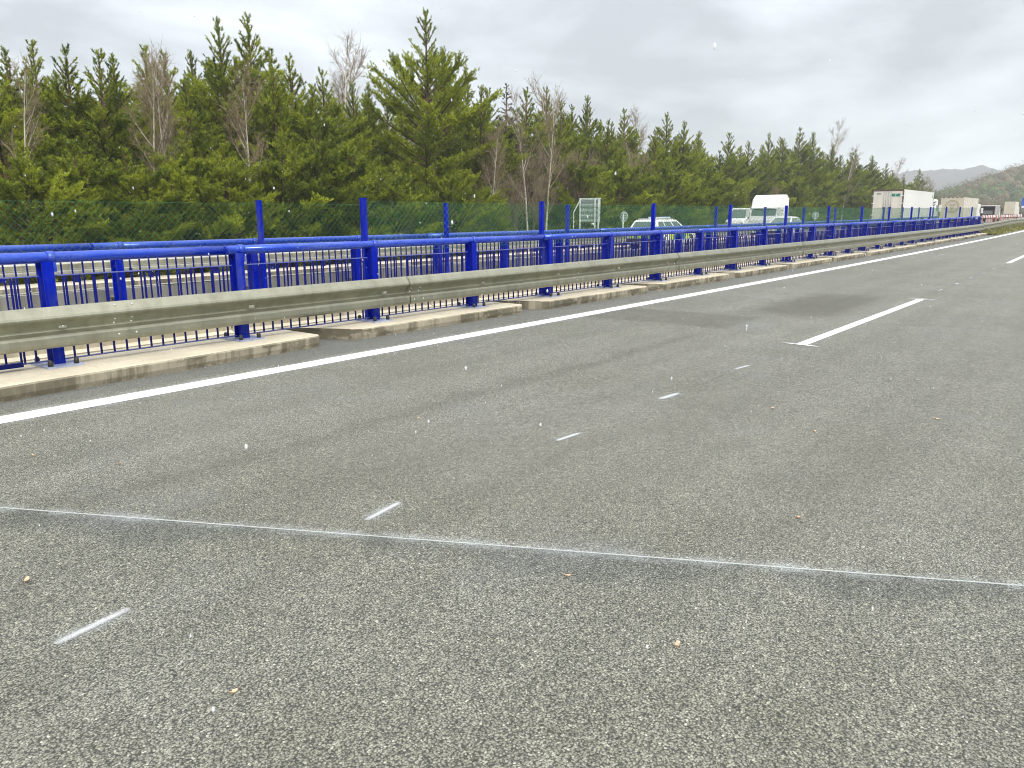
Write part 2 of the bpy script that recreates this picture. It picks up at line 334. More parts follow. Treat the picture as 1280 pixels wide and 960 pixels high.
M['snow'].node_tree.nodes['Principled BSDF'].inputs['Alpha'].default_value = 0.6
def grime(mat, color, amt, streak=(7, 7, 1.2)):
    """dusty road film and faded streaks on painted steel"""
    nt = mat.node_tree; b = nt.nodes['Principled BSDF']; src = b.inputs['Base Color'].links[0].from_socket
    geo = N(nt, 'ShaderNodeNewGeometry'); P = geo.outputs['Position']
    a = noise(nt, mapping(nt, P, streak).outputs[0], 1.0, 6, 0.65); c = noise(nt, P, 26, 4, 0.7)
    f = math_n(nt, 'MULTIPLY', maprange(nt, a.outputs['Fac'], 0.44, 0.72), maprange(nt, c.outputs['Fac'], 0.35, 0.65, 0.4, 1.0))
    L(nt, mixc(nt, math_n(nt, 'MULTIPLY', f, amt), src, color), b.inputs['Base Color'])
grime(M['blue'], (0.10, 0.13, 0.30), 0.55); grime(M['blue_tube'], (0.14, 0.19, 0.40), 0.5, (1.2, 7, 7))
grime(M['sign_back'], (0.25, 0.27, 0.22), 0.4); grime(M['door_white'], (0.42, 0.37, 0.29), 0.5, (2, 2, .5)); grime(M['cream'], (0.40, 0.35, 0.26), 0.4, (2, 2, .5))
# ================================================================== helpers
def kvz(x):                                    # the carriageway dips and rises along the bridge
    if x <= 0: return 0.0
    if x <= 70: return 0.5*0.000153*x*x
    return 0.37485 + 0.004*(min(x, 450)-70)
def far_z(x, y): return kvz(x) - 0.025*(y-10.6)
def sstep(a, b, v):
    t = min(1, max(0, (v-a)/(b-a))); return t*t*(3-2*t)
def layby_z(x, y): return kvz(x) - 0.27 - min(0.38, 0.10*max(0, y-21.2))
def ground_z(x, y):
    bridge = 1 - sstep(56, 61, x)
    if y <= 22.2: inner = kvz(x) - 0.32 - 0.25*sstep(10, 22, y)
    else: inner = kvz(x) - 0.95
    low = -3.2
    g_in = inner*(1-bridge) + low*bridge
    outer = kvz(x) - 0.95
    if y > 22: return g_in + (outer-g_in)*sstep(22.2, 27.0, y)
    if y < -13: return g_in + (kvz(x)-0.7-g_in)*sstep(13.0, 18.0, -y)
    return g_in

class MB:
    """collects shapes into one mesh"""
    def __init__(s): s.v = []; s.f = []; s.sm = []
    def quad(s, a, b, c, d):
        i = len(s.v); s.v += [tuple(a), tuple(b), tuple(c), tuple(d)]; s.f.append((i, i+1, i+2, i+3)); s.sm.append(False)
    def box(s, x0, x1, y0, y1, z0, z1, taper=None):
        i = len(s.v)
        s.v += [(x0, y0, z0), (x1, y0, z0), (x1, y1, z0), (x0, y1, z0), (x0, y0, z1), (x1, y0, z1), (x1, y1, z1), (x0, y1, z1)]
        for f in ((3, 2, 1, 0), (4, 5, 6, 7), (0, 1, 5, 4), (1, 2, 6, 5), (2, 3, 7, 6), (3, 0, 4, 7)):
            s.f.append(tuple(i+k for k in f)); s.sm.append(False)
        return s
    def bar(s, p, q, w, h=None):
        """square bar between two points"""
        h = h or w; p = Vector(p); q = Vector(q); d = (q-p).normalized()
        u = Vector((0, 0, 1)) if abs(d.z) < 0.9 else Vector((1, 0, 0))
        a = d.cross(u).normalized()*w/2; b = a.cross(d).normalized()*h/2
        i = len(s.v)
        for c in (p, q): s.v += [tuple(c-a-b), tuple(c+a-b), tuple(c+a+b), tuple(c-a+b)]
        for f in ((3, 2, 1, 0), (4, 5, 6, 7), (0, 1, 5, 4), (1, 2, 6, 5), (2, 3, 7, 6), (3, 0, 4, 7)):
            s.f.append(tuple(i+k for k in f)); s.sm.append(False)
        return s
    def tube(s, pts, radii, n=8, cap=True, smooth=True):
        pts = [Vector(p) for p in pts]
        if isinstance(radii, (int, float)): radii = [radii]*len(pts)
        i0 = len(s.v)
        for k, p in enumerate(pts):
            d = (pts[min(k+1, len(pts)-1)]-pts[max(k-1, 0)]).normalized()
            u = Vector((0, 0, 1)) if abs(d.z) < 0.9 else Vector((1, 0, 0))
            a = d.cross(u).normalized(); b = a.cross(d).normalized()
            for j in range(n):
                t = 2*math.pi*j/n; s.v.append(tuple(p+(a*math.cos(t)+b*math.sin(t))*radii[k]))
        for k in range(len(pts)-1):
            for j in range(n):
                j2 = (j+1) % n
                s.f.append((i0+k*n+j, i0+(k+1)*n+j, i0+(k+1)*n+j2, i0+k*n+j2)); s.sm.append(smooth)
        if cap:
            s.f.append(tuple(i0+j for j in range(n))); s.sm.append(False)
            e = i0+(len(pts)-1)*n; s.f.append(tuple(e+j for j in reversed(range(n)))); s.sm.append(False)
        return s
    def lathe_y(s, prof, n=20, c=(0, 0, 0)):
        """profile of (radius, y) turned about the y axis"""
        i0 = len(s.v)
        for r, y in prof:
            for j in range(n):
                t = 2*math.pi*j/n; s.v.append((c[0]+r*math.cos(t), c[1]+y, c[2]+r*math.sin(t)))
        for k in range(len(prof)-1):
            for j in range(n):
                j2 = (j+1) % n; s.f.append((i0+k*n+j, i0+k*n+j2, i0+(k+1)*n+j2, i0+(k+1)*n+j)); s.sm.append(True)
        return s
    def loft(s, rings, closed=True, caps=True, smooth=False):
        i0 = len(s.v); n = len(rings[0])
        for r in rings: s.v += [tuple(p) for p in r]
        for k in range(len(rings)-1):
            for j in range(n if closed else n-1):
                j2 = (j+1) % n; s.f.append((i0+k*n+j, i0+k*n+j2, i0+(k+1)*n+j2, i0+(k+1)*n+j)); s.sm.append(smooth)
        if caps:
            s.f.append(tuple(i0+j for j in reversed(range(n)))); s.sm.append(False)
            e = i0+(len(rings)-1)*n; s.f.append(tuple(e+j for j in range(n))); s.sm.append(False)
        return s
    def mesh(s, name, mat):
        me = bpy.data.meshes.new(name); me.from_pydata(s.v, [], s.f)
        me.polygons.foreach_set('use_smooth', s.sm); me.materials.append(mat); me.update()
        return me
def link(name, me, parent=None, loc=(0, 0, 0), rot=(0, 0, 0)):
    o = bpy.data.objects.new(name, me); COL.objects.link(o); o.location = loc; o.rotation_euler = rot
    if parent is not None: o.parent = parent
    return o
def part(name, mb, mat, parent, loc=(0, 0, 0), rot=(0, 0, 0)): return link(name, mb.mesh(name, M[mat]), parent, loc, rot)
def tag(o, label, cat, group=None):
    o['label'] = label; o['category'] = cat
    if group: o['group'] = group
    return o
def thing(name, label, cat, loc=(0, 0, 0), rotz=0.0, group=None):
    o = bpy.data.objects.new(name, None); o.empty_display_size = 0.2; COL.objects.link(o); o.location = loc; o.rotation_euler = (0, 0, rotz)
    return tag(o, label, cat, group)
def structure(o): o['kind'] = 'structure'; return o
def stuff(o): o['kind'] = 'stuff'; return o
def np_mesh(name, verts, faces, mat, tint=None, smooth=False):
    """triangles or quads from numpy arrays; tint = value for each vertex"""
    me = bpy.data.meshes.new(name); k = faces.shape[1]
    me.vertices.add(len(verts)); me.vertices.foreach_set('co', verts.astype(np.float32).ravel())
    me.loops.add(faces.size); me.loops.foreach_set('vertex_index', faces.astype(np.int32).ravel())
    me.polygons.add(len(faces)); me.polygons.foreach_set('loop_start', np.arange(len(faces), dtype=np.int32)*k)
    if smooth: me.polygons.foreach_set('use_smooth', np.ones(len(faces), dtype=bool))
    if tint is not None:
        a = me.attributes.new('tint', 'FLOAT', 'POINT'); a.data.foreach_set('value', tint.astype(np.float32))
    me.update(calc_edges=True); me.materials.append(mat)
    return me
def grid(name, xs, ys, fz, mat, smooth=True):
    v = np.array([(x, y, fz(x, y)) for x in xs for y in ys]); ny = len(ys)
    f = np.array([(i*ny+j, (i+1)*ny+j, (i+1)*ny+j+1, i*ny+j+1) for i in range(len(xs)-1) for j in range(ny-1)])
    return link(name, np_mesh(name, v, f, M[mat], None, smooth))
def arange(a, b, d): return [a+i*d for i in range(int(round((b-a)/d))+1)]

# ================================================================== ground, roads
gx = [-3000, -1500, -600, -250, -120, -60] + arange(-40, 120, 4) + arange(130, 300, 12) + [340, 400, 500, 700, 1000, 1600, 2400, 3200]
gy = [-3000, -1500, -500, -180, -80, -40, -25, -19, -18, -16, -15, -14, -13.2, -13, -8, 0, 7, 10, 15, 20, 22.2, 23, 24, 25, 26, 27, 30, 36, 44, 60, 90, 140, 250, 500, 1000, 2000, 3000]
structure(grid('ground', gx, gy, ground_z, 'soil'))

rx = arange(-40, 120, 1.0) + arange(125, 420, 5)
def slab(name, xs, ys, fz, mat, thick):
    """road slab: top sheet with edges going down"""
    o = grid(name, xs, ys, fz, mat)
    return o
road = structure(slab('road', rx, [-13.0, -9, -5, -2, 0, 2, 4, 6, 7.0, 8.0], lambda x, y: kvz(x), 'asphalt', 0.6))
deck = MB()
for i in range(0, 49, 2):
    x0, x1 = -40+i*2, -40+(i+2)*2
    deck.loft([[(x, -13.0, kvz(x)-0.02), (x, 8.25, kvz(x)-0.02), (x, 8.25, kvz(x)-0.75), (x, -13.0, kvz(x)-0.75)] for x in (x0, x1)], caps=(i in (0, 48)))
structure(part('bridge_deck', deck, 'fascia', None))
far_road = structure(grid('road', rx, [10.55, 12, 14, 16, 18, 20, 21.3], far_z, 'asphalt_far'))
structure(grid('road', arange(112, 400, 8), [21.3, 23, 25, 28], lambda x, y: far_z(x, y)-0.002, 'asphalt_far'))
fdeck = MB()
for i in range(0, 49, 2):
    x0, x1 = -40+i*2, -40+(i+2)*2
    fdeck.loft([[(x, 9.9, kvz(x)-0.03), (x, 22.0, kvz(x)-0.33), (x, 22.0, kvz(x)-0.9), (x, 9.9, kvz(x)-0.9)] for x in (x0, x1)], caps=(i in (0, 48)))
structure(part('bridge_deck', fdeck, 'fascia', None))
structure(grid('lay_by', arange(60, 118, 2), [21.3, 22, 23, 24, 25, 26, 28, 30, 33, 34.2], layby_z, 'asphalt_far'))

# markings -------------------------------------------------------------
def strip(name, x0, y0, x1, y1, hw, mat, parent, lift=0.004, step=1.0, fz=lambda x, y: kvz(x)):
    d = Vector((x1-x0, y1-y0)); ln = d.length; d.normalize(); n = Vector((-d.y, d.x)); k = max(1, int(ln/step))
    v, f, uv = [], [], []
    for i in range(k+1):
        t = ln*i/k
        for sgn in (-1, 1):
            p = Vector((x0, y0))+d*t+n*hw*sgn; v.append((p.x, p.y, fz(p.x, p.y)+lift)); uv.append((t-ln/2, hw*sgn))
    for i in range(k): f.append((2*i, 2*i+2, 2*i+3, 2*i+1))
    me = bpy.data.meshes.new(name); me.from_pydata(v, [], f); me.materials.append(M[mat])
    ul = me.uv_layers.new(name='UVMap')
    for lp in me.loops: ul.data[lp.index].uv = uv[lp.vertex_index]
    me.update()
    return link(name, me, parent)
strip('edge_line', -40, 6.634, 400, 6.634, 0.30, 'edge_paint', road)
strip('lane_dash', 9.10, 2.975, 15.56, 2.93, 0.30, 'dash_paint', road)
strip('lane_dash', 28.05, 3.02, 34.51, 3.10, 0.30, 'dash_paint', road)
strip('lane_dash', 46.1, 2.95, 52.5, 2.95, 0.30, 'dash_paint', road)
strip('lane_dash', -8.9, 2.95, -2.44, 2.95, 0.30, 'dash_paint', road)
for x, y, a in ((9.19, 2.965, 0.03), (15.45, 2.91, 0.05), (15.60, 2.90, 0.02)):
    strip('end_tick', x-a, y-0.26, x+a, y+0.26, 0.06, 'tick_paint', road, 0.007)
for x0, y0, x1, y1, mt in ((0.93, 2.87, 1.22, 2.92, 'chalk'), (2.40, 2.88, 2.68, 2.93, 'chalk'), (4.15, 2.94, 4.41, 2.92, 'chalk'), (5.67, 2.97, 6.0, 2.94, 'chalk_smear'), (7.27, 2.99, 7.60, 2.95, 'chalk')):
    strip('chalk_mark', x0, y0, x1, y1, 0.09, mt, road, 0.006)
for x, y in ((17.6, 3.0), (19.4, 3.0), (21.3, 3.02), (23.2, 3.02), (25.2, 3.03), (26.9, 3.03)):
    strip('chalk_mark', x-0.16, y, x+0.16, y-0.02, 0.10, 'chalk_smear', road, 0.006)
_d = (3.62-1.31, 0.18-4.56)
strip('joint_line', 1.31-_d[0]*0.60, 4.56-_d[1]*0.60, 3.62+_d[0]*0.8, 0.18+_d[1]*0.8, 0.12, 'joint_chalk', road, 0.005)

# kerb of the near bridge edge: separate concrete blocks --------------------------------
kerb = bpy.data.objects.new('kerb', None); COL.objects.link(kerb); structure(kerb)
KH = 0.137
def kerb_block(x0, x1, yf0, yf1, yb, dz=0.0):
    """block with a rounded front edge, cut corners and a slightly battered face"""
    r = []
    for x, yf, cut in ((x0, yf0, 0.09), (x0+0.10, yf0, 0.0), ((x0*2+x1)/3, yf0*2/3+yf1/3, 0.004), ((x0+2*x1)/3, yf0/3+yf1*2/3, -0.004), (x1-0.06, yf1, 0.0), (x1, yf1, 0.045)):
        z = kvz(x)+dz; f = yf+cut; xx = x; sk = 0.46 if x < x0+0.3 else 0.0
        ring_ = [(x, f+0.020, z-0.25), (x, f+0.015, z+0.005), (x, f, z+KH*0.35), (x, f-0.002, z+KH-0.022), (x, f+0.006, z+KH-0.007), (x, f+0.022, z+KH-0.001), (x, f+0.3, z+KH), (x, yb, z+KH), (x, yb, z-0.25)]
        r.append([(px+sk*(yb-py)/(yb-f), py, pz) for px, py, pz in ring_])
    b = MB(); b.loft(r); return part('kerb_block', b, 'concrete', kerb)
kx = -3.2
random.seed(3)
while kx < 56:
    x1 = min(kx+4.0, 57.6)
    if kx < 0: x1 = 0.8
    elif kx < 3: x1 = 5.73
    if kx < 0: yf0, yf1 = 7.20, 7.20
    elif kx < 3: yf0, yf1 = 7.20, 7.475
    else: yf0 = 7.50+random.uniform(-0.012, 0.03); yf1 = yf0+random.uniform(-0.01, 0.02)
    kerb_block(kx+0.045, x1-0.045, yf0, yf1, 8.40, random.uniform(-0.006, 0.006))
    kx = x1
# edge beam of the far bridge -------------------------------------------------------------
fbeam = bpy.data.objects.new('kerb', None); COL.objects.link(fbeam); structure(fbeam)
def edge_beam(x0, x1):
    r = []
    for x in (x0, (x0+x1)/2, x1):
        z = kvz(x)
        r.append([(x, 9.80, z-0.75), (x, 9.80, z-0.075), (x, 9.90, z-0.045), (x, 9.905, z+0.115), (x, 9.925, z+0.137), (x, 10.86, z+0.12), (x, 10.90, z+0.09), (x, 10.90, z-0.75)])
    b = MB(); b.loft(r); part('kerb_block', b, 'fascia', fbeam)
for i in range(15): edge_beam(-2.0+4*i, -2.0+4*i+3.97)

# ================================================================== bridge railings
PROFILE = [(-.006, .708), (.010, .719), (.028, .718), (.050, .700), (.088, .640), (.096, .620), (.094, .608), (.080, .594), (.056, .575), (.034, .553), (.017, .530), (.006, .508), (.004, .498), (.010, .489), (.078, .464), (.092, .452), (.096, .438), (.096, .384), (.090, .360), (.070, .345), (.048, .340)]
def beam_mesh(x0, x1, y, side, dz, name, shift=0.0):
    """W profile swept along X; side = -1 waves face the near road, +1 face away; closed 4 mm sheet"""
    th = 0.004; pr = PROFILE; rings = []
    back = [(d-th, z-0.002) for d, z in reversed(pr)]
    loop = pr+back
    xs = [x0+(x1-x0)*i/4 for i in range(5)]
    for x in xs:
        z0 = kvz(x)+dz; rings.append([(x, y+side*(d+shift), z0+z) for d, z in loop])
    b = MB(); b.loft(rings, caps=False); return b

def h_post(h):
    """H-section post, flanges across the road side and the back"""
    b = MB(); b.box(-0.05, 0.05, -0.075, -0.062, 0, h); b.box(-0.05, 0.05, 0.062, 0.075, 0, h); b.box(-0.006, 0.006, -0.062, 0.062, 0, h); return b
def bolt_mesh(r, h, mat, name):
    b = MB(); b.tube([(0, 0, 0), (0, 0, h*0.6), (0, 0, h*0.9), (0, 0, h)], [r, r, r*0.75, r*0.35], 8); return b.mesh(name, M[mat])
ME_post = h_post(0.985).mesh('post', M['blue'])
b = MB(); b.box(-0.16, 0.16, -0.21, 0.21, 0, 0.018); ME_plate = b.mesh('base_plate', M['plate'])
ME_bolt = bolt_mesh(0.024, 0.060, 'bolt', 'anchor_bolt')
# pipe clamp: strap over the tube with a lug at its side
b = MB(); n = 16; ring = []
for x in (-0.035, 0.035):
    ring.append([(x, 0.058*math.cos(2*math.pi*j/n), 0.058*math.sin(2*math.pi*j/n)) for j in range(n)])
b.loft(ring, smooth=True); b.box(-0.034, 0.034, -0.045, 0.045, -0.135, -0.045)
ME_clamp = b.mesh('clamp', M['blue_tube'])
b = MB(); b.box(-0.008, 0.008, -0.008, 0.008, 0, 0.80); ME_bar = b.mesh('baluster', M['blue_dark'])
b = MB(); b.box(-0.029, 0.029, -0.036, 0.036, 0, 1.62); b.box(-0.032, 0.032, -0.039, 0.039, 1.62, 1.626); ME_tall = b.mesh('mesh_post', M['blue'])
b = MB(); b.tube([(0, -0.004, 0), (0, -0.010, 0), (0, -0.013, 0)], [0.013, 0.012, 0.006], 8); ME_sbolt = b.mesh('bolt', M['steel_bolt'])
b = MB(); b.box(-0.035, 0.035, -0.006, 0, -0.016, 0.016); ME_slot = b.mesh('slot_washer', M['galv_light'])

def wires(x0, x1, y, zlo, zhi, pitch, r, dz_fn):
    """chain-link: two families of slanting wires, three-sided, plus line wires"""
    V, F = [], []; H = zhi-zlo; run = H*0.98
    def wire(px, pz, qx, qz, yy):
        d = np.array([qx-px, 0, qz-pz]); d = d/np.linalg.norm(d); a = np.array([0, 1.0, 0]); c = np.cross(d, a)
        i = len(V)
        for (X, Z) in ((px, pz), (qx, qz)):
            base = np.array([X, yy, Z+dz_fn(X)])
            for t in (0, 2.094, 4.189): V.append(base+r*(a*math.cos(t)+c*math.sin(t)))
        for j in range(3): F.append((i+j, i+(j+1) % 3, i+3+(j+1) % 3, i+3+j))
    def clipped(px, pz, qx, qz, yy):                      # keep the wire inside the panel
        if qx < px: px, pz, qx, qz = qx, qz, px, pz
        if qx <= x0 or px >= x1: return
        if px < x0: t = (x0-px)/(qx-px); pz += (qz-pz)*t; px = x0
        if qx > x1: t = (x1-px)/(qx-px); qz = pz+(qz-pz)*t; qx = x1
        wire(px, pz, qx, qz, yy)
    k = x0-run
    rr = random.Random(5)
    while k < x1:
        j = rr.uniform(-0.006, 0.006); clipped(k+j, zlo, k+run+j, zhi, y-r); clipped(k+run-j, zlo, k-j, zhi, y+r)
        k += pitch
    x = x0
    while x < x1-0.01:
        for z in (zlo+0.01, zhi): wire(x, z, min(x+2, x1), z, y+2.2*r)
        x += 2
    return np.array(V), np.array(F)

def railing(root, x_first, n_posts, y, side, beam_dz, tall, tall_y, mesh_from, beam_join, beam_range, x_end, rail_range, infill_first, n_single):
    """side = -1: guardrail faces the near road; posts 2 m apart"""
    for k in range(n_posts):
        x = x_first+2*k; z = kvz(x)+KH
        p = link('post', ME_post, root, (x, y, z)); link('base_plate', ME_plate, p)
        for sx in (-0.115, 0.115):
            for sy in (-0.155, 0.155): link('anchor_bolt', ME_bolt, p, (sx, sy, 0.018))
        link('clamp', ME_clamp, p, (0.055, 0, 1.02))
        # spacer between post and guardrail, open at its ends
        sp = MB(); yy0, yy1 = sorted((side*0.075, side*0.205))
        zz = beam_dz+0.53-KH
        sp.box(-0.045, 0.045, yy0, yy1, zz-0.062, zz-0.054); sp.box(-0.045, 0.045, yy0, yy1, zz+0.054, zz+0.062)
        sp.box(-0.045, 0.045, yy1-0.008 if side > 0 else yy0, yy1 if side > 0 else yy0+0.008, zz-0.054, zz+0.054)
        i = len(sp.v); s_ = side
        sp.v += [(-0.045, s_*0.075, zz-0.06), (-0.045, s_*0.20, zz-0.06), (-0.045, s_*0.20, zz+0.06)]; sp.f.append((i, i+1, i+2)); sp.sm.append(False)
        part('spacer', sp, 'galv', p)
        link('slot_washer', ME_slot, p, (0, side*0.232, zz)); link('bolt', ME_sbolt, p, (0, side*0.232-(0.006 if side < 0 else -0.006), zz), (0, 0, 0 if side < 0 else math.pi))
    # handrail tube in sections
    x = rail_range[0]
    while x < rail_range[1]-0.1:
        x1 = min(x+6.0, rail_range[1]); pts = [(x+0.002+(x1-x-0.004)*i/6, y, kvz(x+(x1-x)*i/6)+1.157) for i in range(7)]
        part('handrail', MB().tube(pts, 0.050, 16), 'blue_tube', root)
        sl = MB(); xx = x; sl.tube([(xx-0.012, y, kvz(xx)+1.157), (xx+0.012, y, kvz(xx)+1.157)], 0.0512, 16); part('handrail_sleeve', sl, 'blue', root)
        x = x1
    # guardrail beams, 4 m sections lapped at the joins
    x = beam_join
    while x < beam_range[1]-0.05:
        x1 = min(x+4.0, beam_range[1])
        o = part('guardrail_beam', beam_mesh(x-0.15, x1+0.16, y+side*0.205, side, beam_dz, 'beam', 0.0 if int(round((x-beam_join)/4)) % 2 == 0 else 0.010), 'galv', root)
        if side < 0:
            for dx in (-0.085, 0.085):
                for (d, zz) in ((0.062, 0.684), (0.036, 0.556), (0.008, 0.510), (0.096, 0.405)):
                    link('bolt', ME_sbolt, o, (x+dx, y+side*(0.205+d+0.003), kvz(x)+beam_dz+zz))
        x = x1
    # balusters
    made = 0
    extra = []
    for k in range(n_posts-1):
        xa = x_first+2*k; fr = MB(); xb = xa+2.0
        def zz(x): return kvz(x)
        fr.bar((xa+0.06, y+0.02, zz(xa)+0.985), (xb-0.06, y+0.02, zz(xb)+0.985), 0.036, 0.010)
        fr.bar((xa+0.06, y+0.02, zz(xa)+0.182), (xb-0.06, y+0.02, zz(xb)+0.182), 0.030, 0.012)
        pn = part('infill_panel', fr, 'rail_flat', root)
        if k == infill_first:                                  # heavier sliding panel over the expansion joint
            hv = MB(); hv.bar((xa-0.4, y-0.015, zz(xa)+0.965), (xb-0.35, y-0.015, zz(xb)+0.965), 0.045, 0.032); part('sliding_rail', hv, 'blue_dark', pn)
            hv = MB(); hv.bar((xa-0.4, y-0.015, zz(xa)+0.185), (xb-0.30, y-0.015, zz(xb)+0.185), 0.05, 0.042); part('sliding_rail', hv, 'blue_dark', pn)
        xs = [xa+0.177+0.1275*i for i in range(14)]
        if k == infill_first: xs = xs+[xa+0.205+0.1275*i for i in range(0, 14, 3)]
        if k < n_single:
            for x in xs: link('baluster', ME_bar, pn, (x, y+0.02, zz(x)+0.185))
        else: extra += [(x, zz(x)+0.185) for x in xs]
    eb = MB()
    for x, z in extra: eb.box(x-0.008, x+0.008, y+0.012, y+0.028, z, z+0.80)
    if extra: stuff(part('balusters', eb, 'blue_dark', root))
    # tall posts carrying the chain-link
    for x in tall: link('mesh_post', ME_tall, root, (x, tall_y, kvz(x)+KH))
    V, F = wires(mesh_from, x_end, tall_y+0.046, 1.04, 1.715, 0.100, 0.0020, kvz)
    stuff(link('chain_link_mesh', np_mesh('chain_link_mesh', V, F, M['mesh_green']), root))

near_rail = thing('bridge_railing', 'blue bridge railing with galvanised guardrail and tube handrail, nearest, beside the white edge line', 'railing')
railing(near_rail, 2.94-4, 30, 7.97, -1, 0.0, [6.98+4*k for k in range(13)], 8.13, 6.98, 3.5-8, (-4.5, 57.0), 56.98, (-1.2, 57.3), 1, 21)
far_rail = thing('bridge_railing', 'blue bridge railing behind the nearest one, with green wire mesh reaching the left edge', 'railing')
railing(far_rail, 4.70-6, 30, 10.38, 1, -0.10, [2.76-4+4*k for k in range(15)], 10.20, -1.24, 3.5-6, (-2.5, 57.0), 56.8, (-1.6, 57.2), -5, 21)
# flat back of the far guardrail's box beam
fb = MB()
for i in range(15):
    x0 = -2.5+4*i; x1 = min(x0+3.99, 57)
    part('guardrail_back', MB().loft([[(x, 10.580, kvz(x)+0.400), (x, 10.580, kvz(x)+0.590), (x, 10.590, kvz(x)+0.602), (x, 10.612, kvz(x)+0.600), (x, 10.588, kvz(x)+0.586), (x, 10.588, kvz(x)+0.400)] for x in (x0, (x0+x1)/2, x1)]), 'galv_light', far_rail)

# guardrail past the bridge end ---------------------------------------------------------------
gr = thing('guardrail', 'galvanised guardrail on steel posts running from the bridge end along the grass verge', 'guardrail')
def gy_(x): return 7.765
for i in range(24):
    x0 = 57.16+4*i; zl = 0.03+0.09*sstep(57, 72, x0)
    part('guardrail_beam', beam_mesh(x0, x0+4.16, 7.765, -1, zl, 'beam', 0.0 if i % 2 else 0.010), 'galv', gr)
for i in range(48):
    x = 58.4+2*i
    p = link('post', MB().box(-0.03, 0.03, -0.05, 0.05, -0.5, 0.66).mesh('post', M['galv']) if i == 0 else gr.children[-1].data, gr, (x, 7.83, kvz(x)+0.04))
bz = MB(); bz.bar((58.0, 7.70, kvz(58)+0.50), (60.0, 7.45, kvz(60)+0.02), 0.09, 0.03)
part('brace', bz, 'galv_light', gr)

# third barrier, far edge of the far carriageway ------------------------------------------------
tr_k = bpy.data.objects.new('kerb', None); COL.objects.link(tr_k); structure(tr_k)
def y3z(x): return far_z(x, 21.4)
for i in range(15):
    x0 = -2.0+4*i; x1 = x0+3.96
    part('kerb_block', MB().loft([[(x, 21.15, y3z(x)-0.1), (x, 21.14, y3z(x)+0.12), (x, 21.17, y3z(x)+0.15), (x, 22.0, y3z(x)+0.15), (x, 22.0, y3z(x)-0.1)] for x in (x0, (x0+x1)/2, x1)]), 'concrete', tr_k)
third = thing('guardrail', 'far guardrail on blue posts across the opposite carriageway, seen between the railing bars', 'guardrail')
for i in range(14):
    x0 = -2+4*i
    b = MB(); loop = PROFILE+[(d-0.004, z-0.002) for d, z in reversed(PROFILE)]
    b.loft([[(x, 21.52-d, y3z(x)+z+0.02) for d, z in loop] for x in (x0, x0+2, x0+4.1)], caps=False); part('guardrail_beam', b, 'galv_light', third)
ME_p3 = MB().box(-0.05, 0.05, -0.06, 0.06, 0.0, 0.68).mesh('post', M['blue_dark'])
for i in range(28): x = -1.3+2*i; link('post', ME_p3, third, (x, 21.64, y3z(x)+0.15))

# grass verge between the carriageways past the bridge -----------------------------------------
random.seed(11)
vr = random.Random(12)
verge = structure(grid('grass_verge', arange(57.7, 170, 1.3), [7.02, 7.3, 7.7, 8.3, 9.0, 9.8, 10.5], lambda x, y: kvz(x)+0.015+0.05*math.sin(x*1.7+y*3)*(1 if 7.2 < y < 10.3 else 0)+0.10*sstep(7.0, 8.4, y), 'grass_ground'))
rng = np.random.default_rng(4)
ng = 9000
px = 57.8+rng.random(ng)**1.6*70; py = 7.05+rng.random(ng)*3.3
pz = np.array([kvz(a)+0.02+0.10*sstep(7.0, 8.4, c) for a, c in zip(px, py)])
ang = rng.random(ng)*6.283; hh = 0.06+rng.random(ng)*0.16; w = 0.015+rng.random(ng)*0.02
base = np.stack([px, py, pz], 1); side_ = np.stack([np.cos(ang), np.sin(ang), ang*0], 1)*w[:, None]
tip = base+np.stack([rng.normal(0, 0.05, ng), rng.normal(0, 0.05, ng), hh], 1)
V = np.stack([base-side_, base+side_, tip], 1).reshape(-1, 3)
g = stuff(link('grass', np_mesh('grass', V, np.arange(3*ng).reshape(-1, 3), M['grass'], np.repeat(rng.random(ng), 3))))
tag(g, 'yellow-green grass growing on the verge past the bridge end', 'grass')

# ================================================================== vehicles
def wheel(parent, x, y, r, w, side):
    t = MB(); t.lathe_y([(r*0.62, -w/2), (r*0.9, -w/2), (r, -w*0.36), (r, w*0.36), (r*0.9, w/2), (r*0.62, w/2)], 22); o = part('wheel', t, 'rubber', parent, (x, y, r))
    m = MB(); s = side*w*0.42
    m.lathe_y([(0.001, s+side*0.01), (r*0.16, s+side*0.012), (r*0.2, s), (r*0.5, s-side*0.02), (r*0.62, s), (r*0.64, s-side*0.05)], 18); part('rim', m, 'rim', o)
    return o
def panel(corners, u0, u1, v0, v1, off):
    """patch on a four-cornered face (a b / d c), moved outwards"""
    a, b_, c, d = [Vector(p) for p in corners]
    nrm = (b_-a).cross(d-a).normalized()
    def P(u, v): return a*(1-u)*(1-v)+b_*u*(1-v)+c*u*v+d*(1-u)*v+nrm*off
    return P(u0, v0), P(u1, v0), P(u1, v1), P(u0, v1), nrm
def patch(parent, name, mat, corners, u0, u1, v0, v1, off=0.006, depth=0.012):
    p = panel(corners, u0, u1, v0, v1, off); n_ = p[4]; b = MB()
    b.loft([[q-n_*depth for q in p[:4]], list(p[:4])]); return part(name, b, mat, parent)

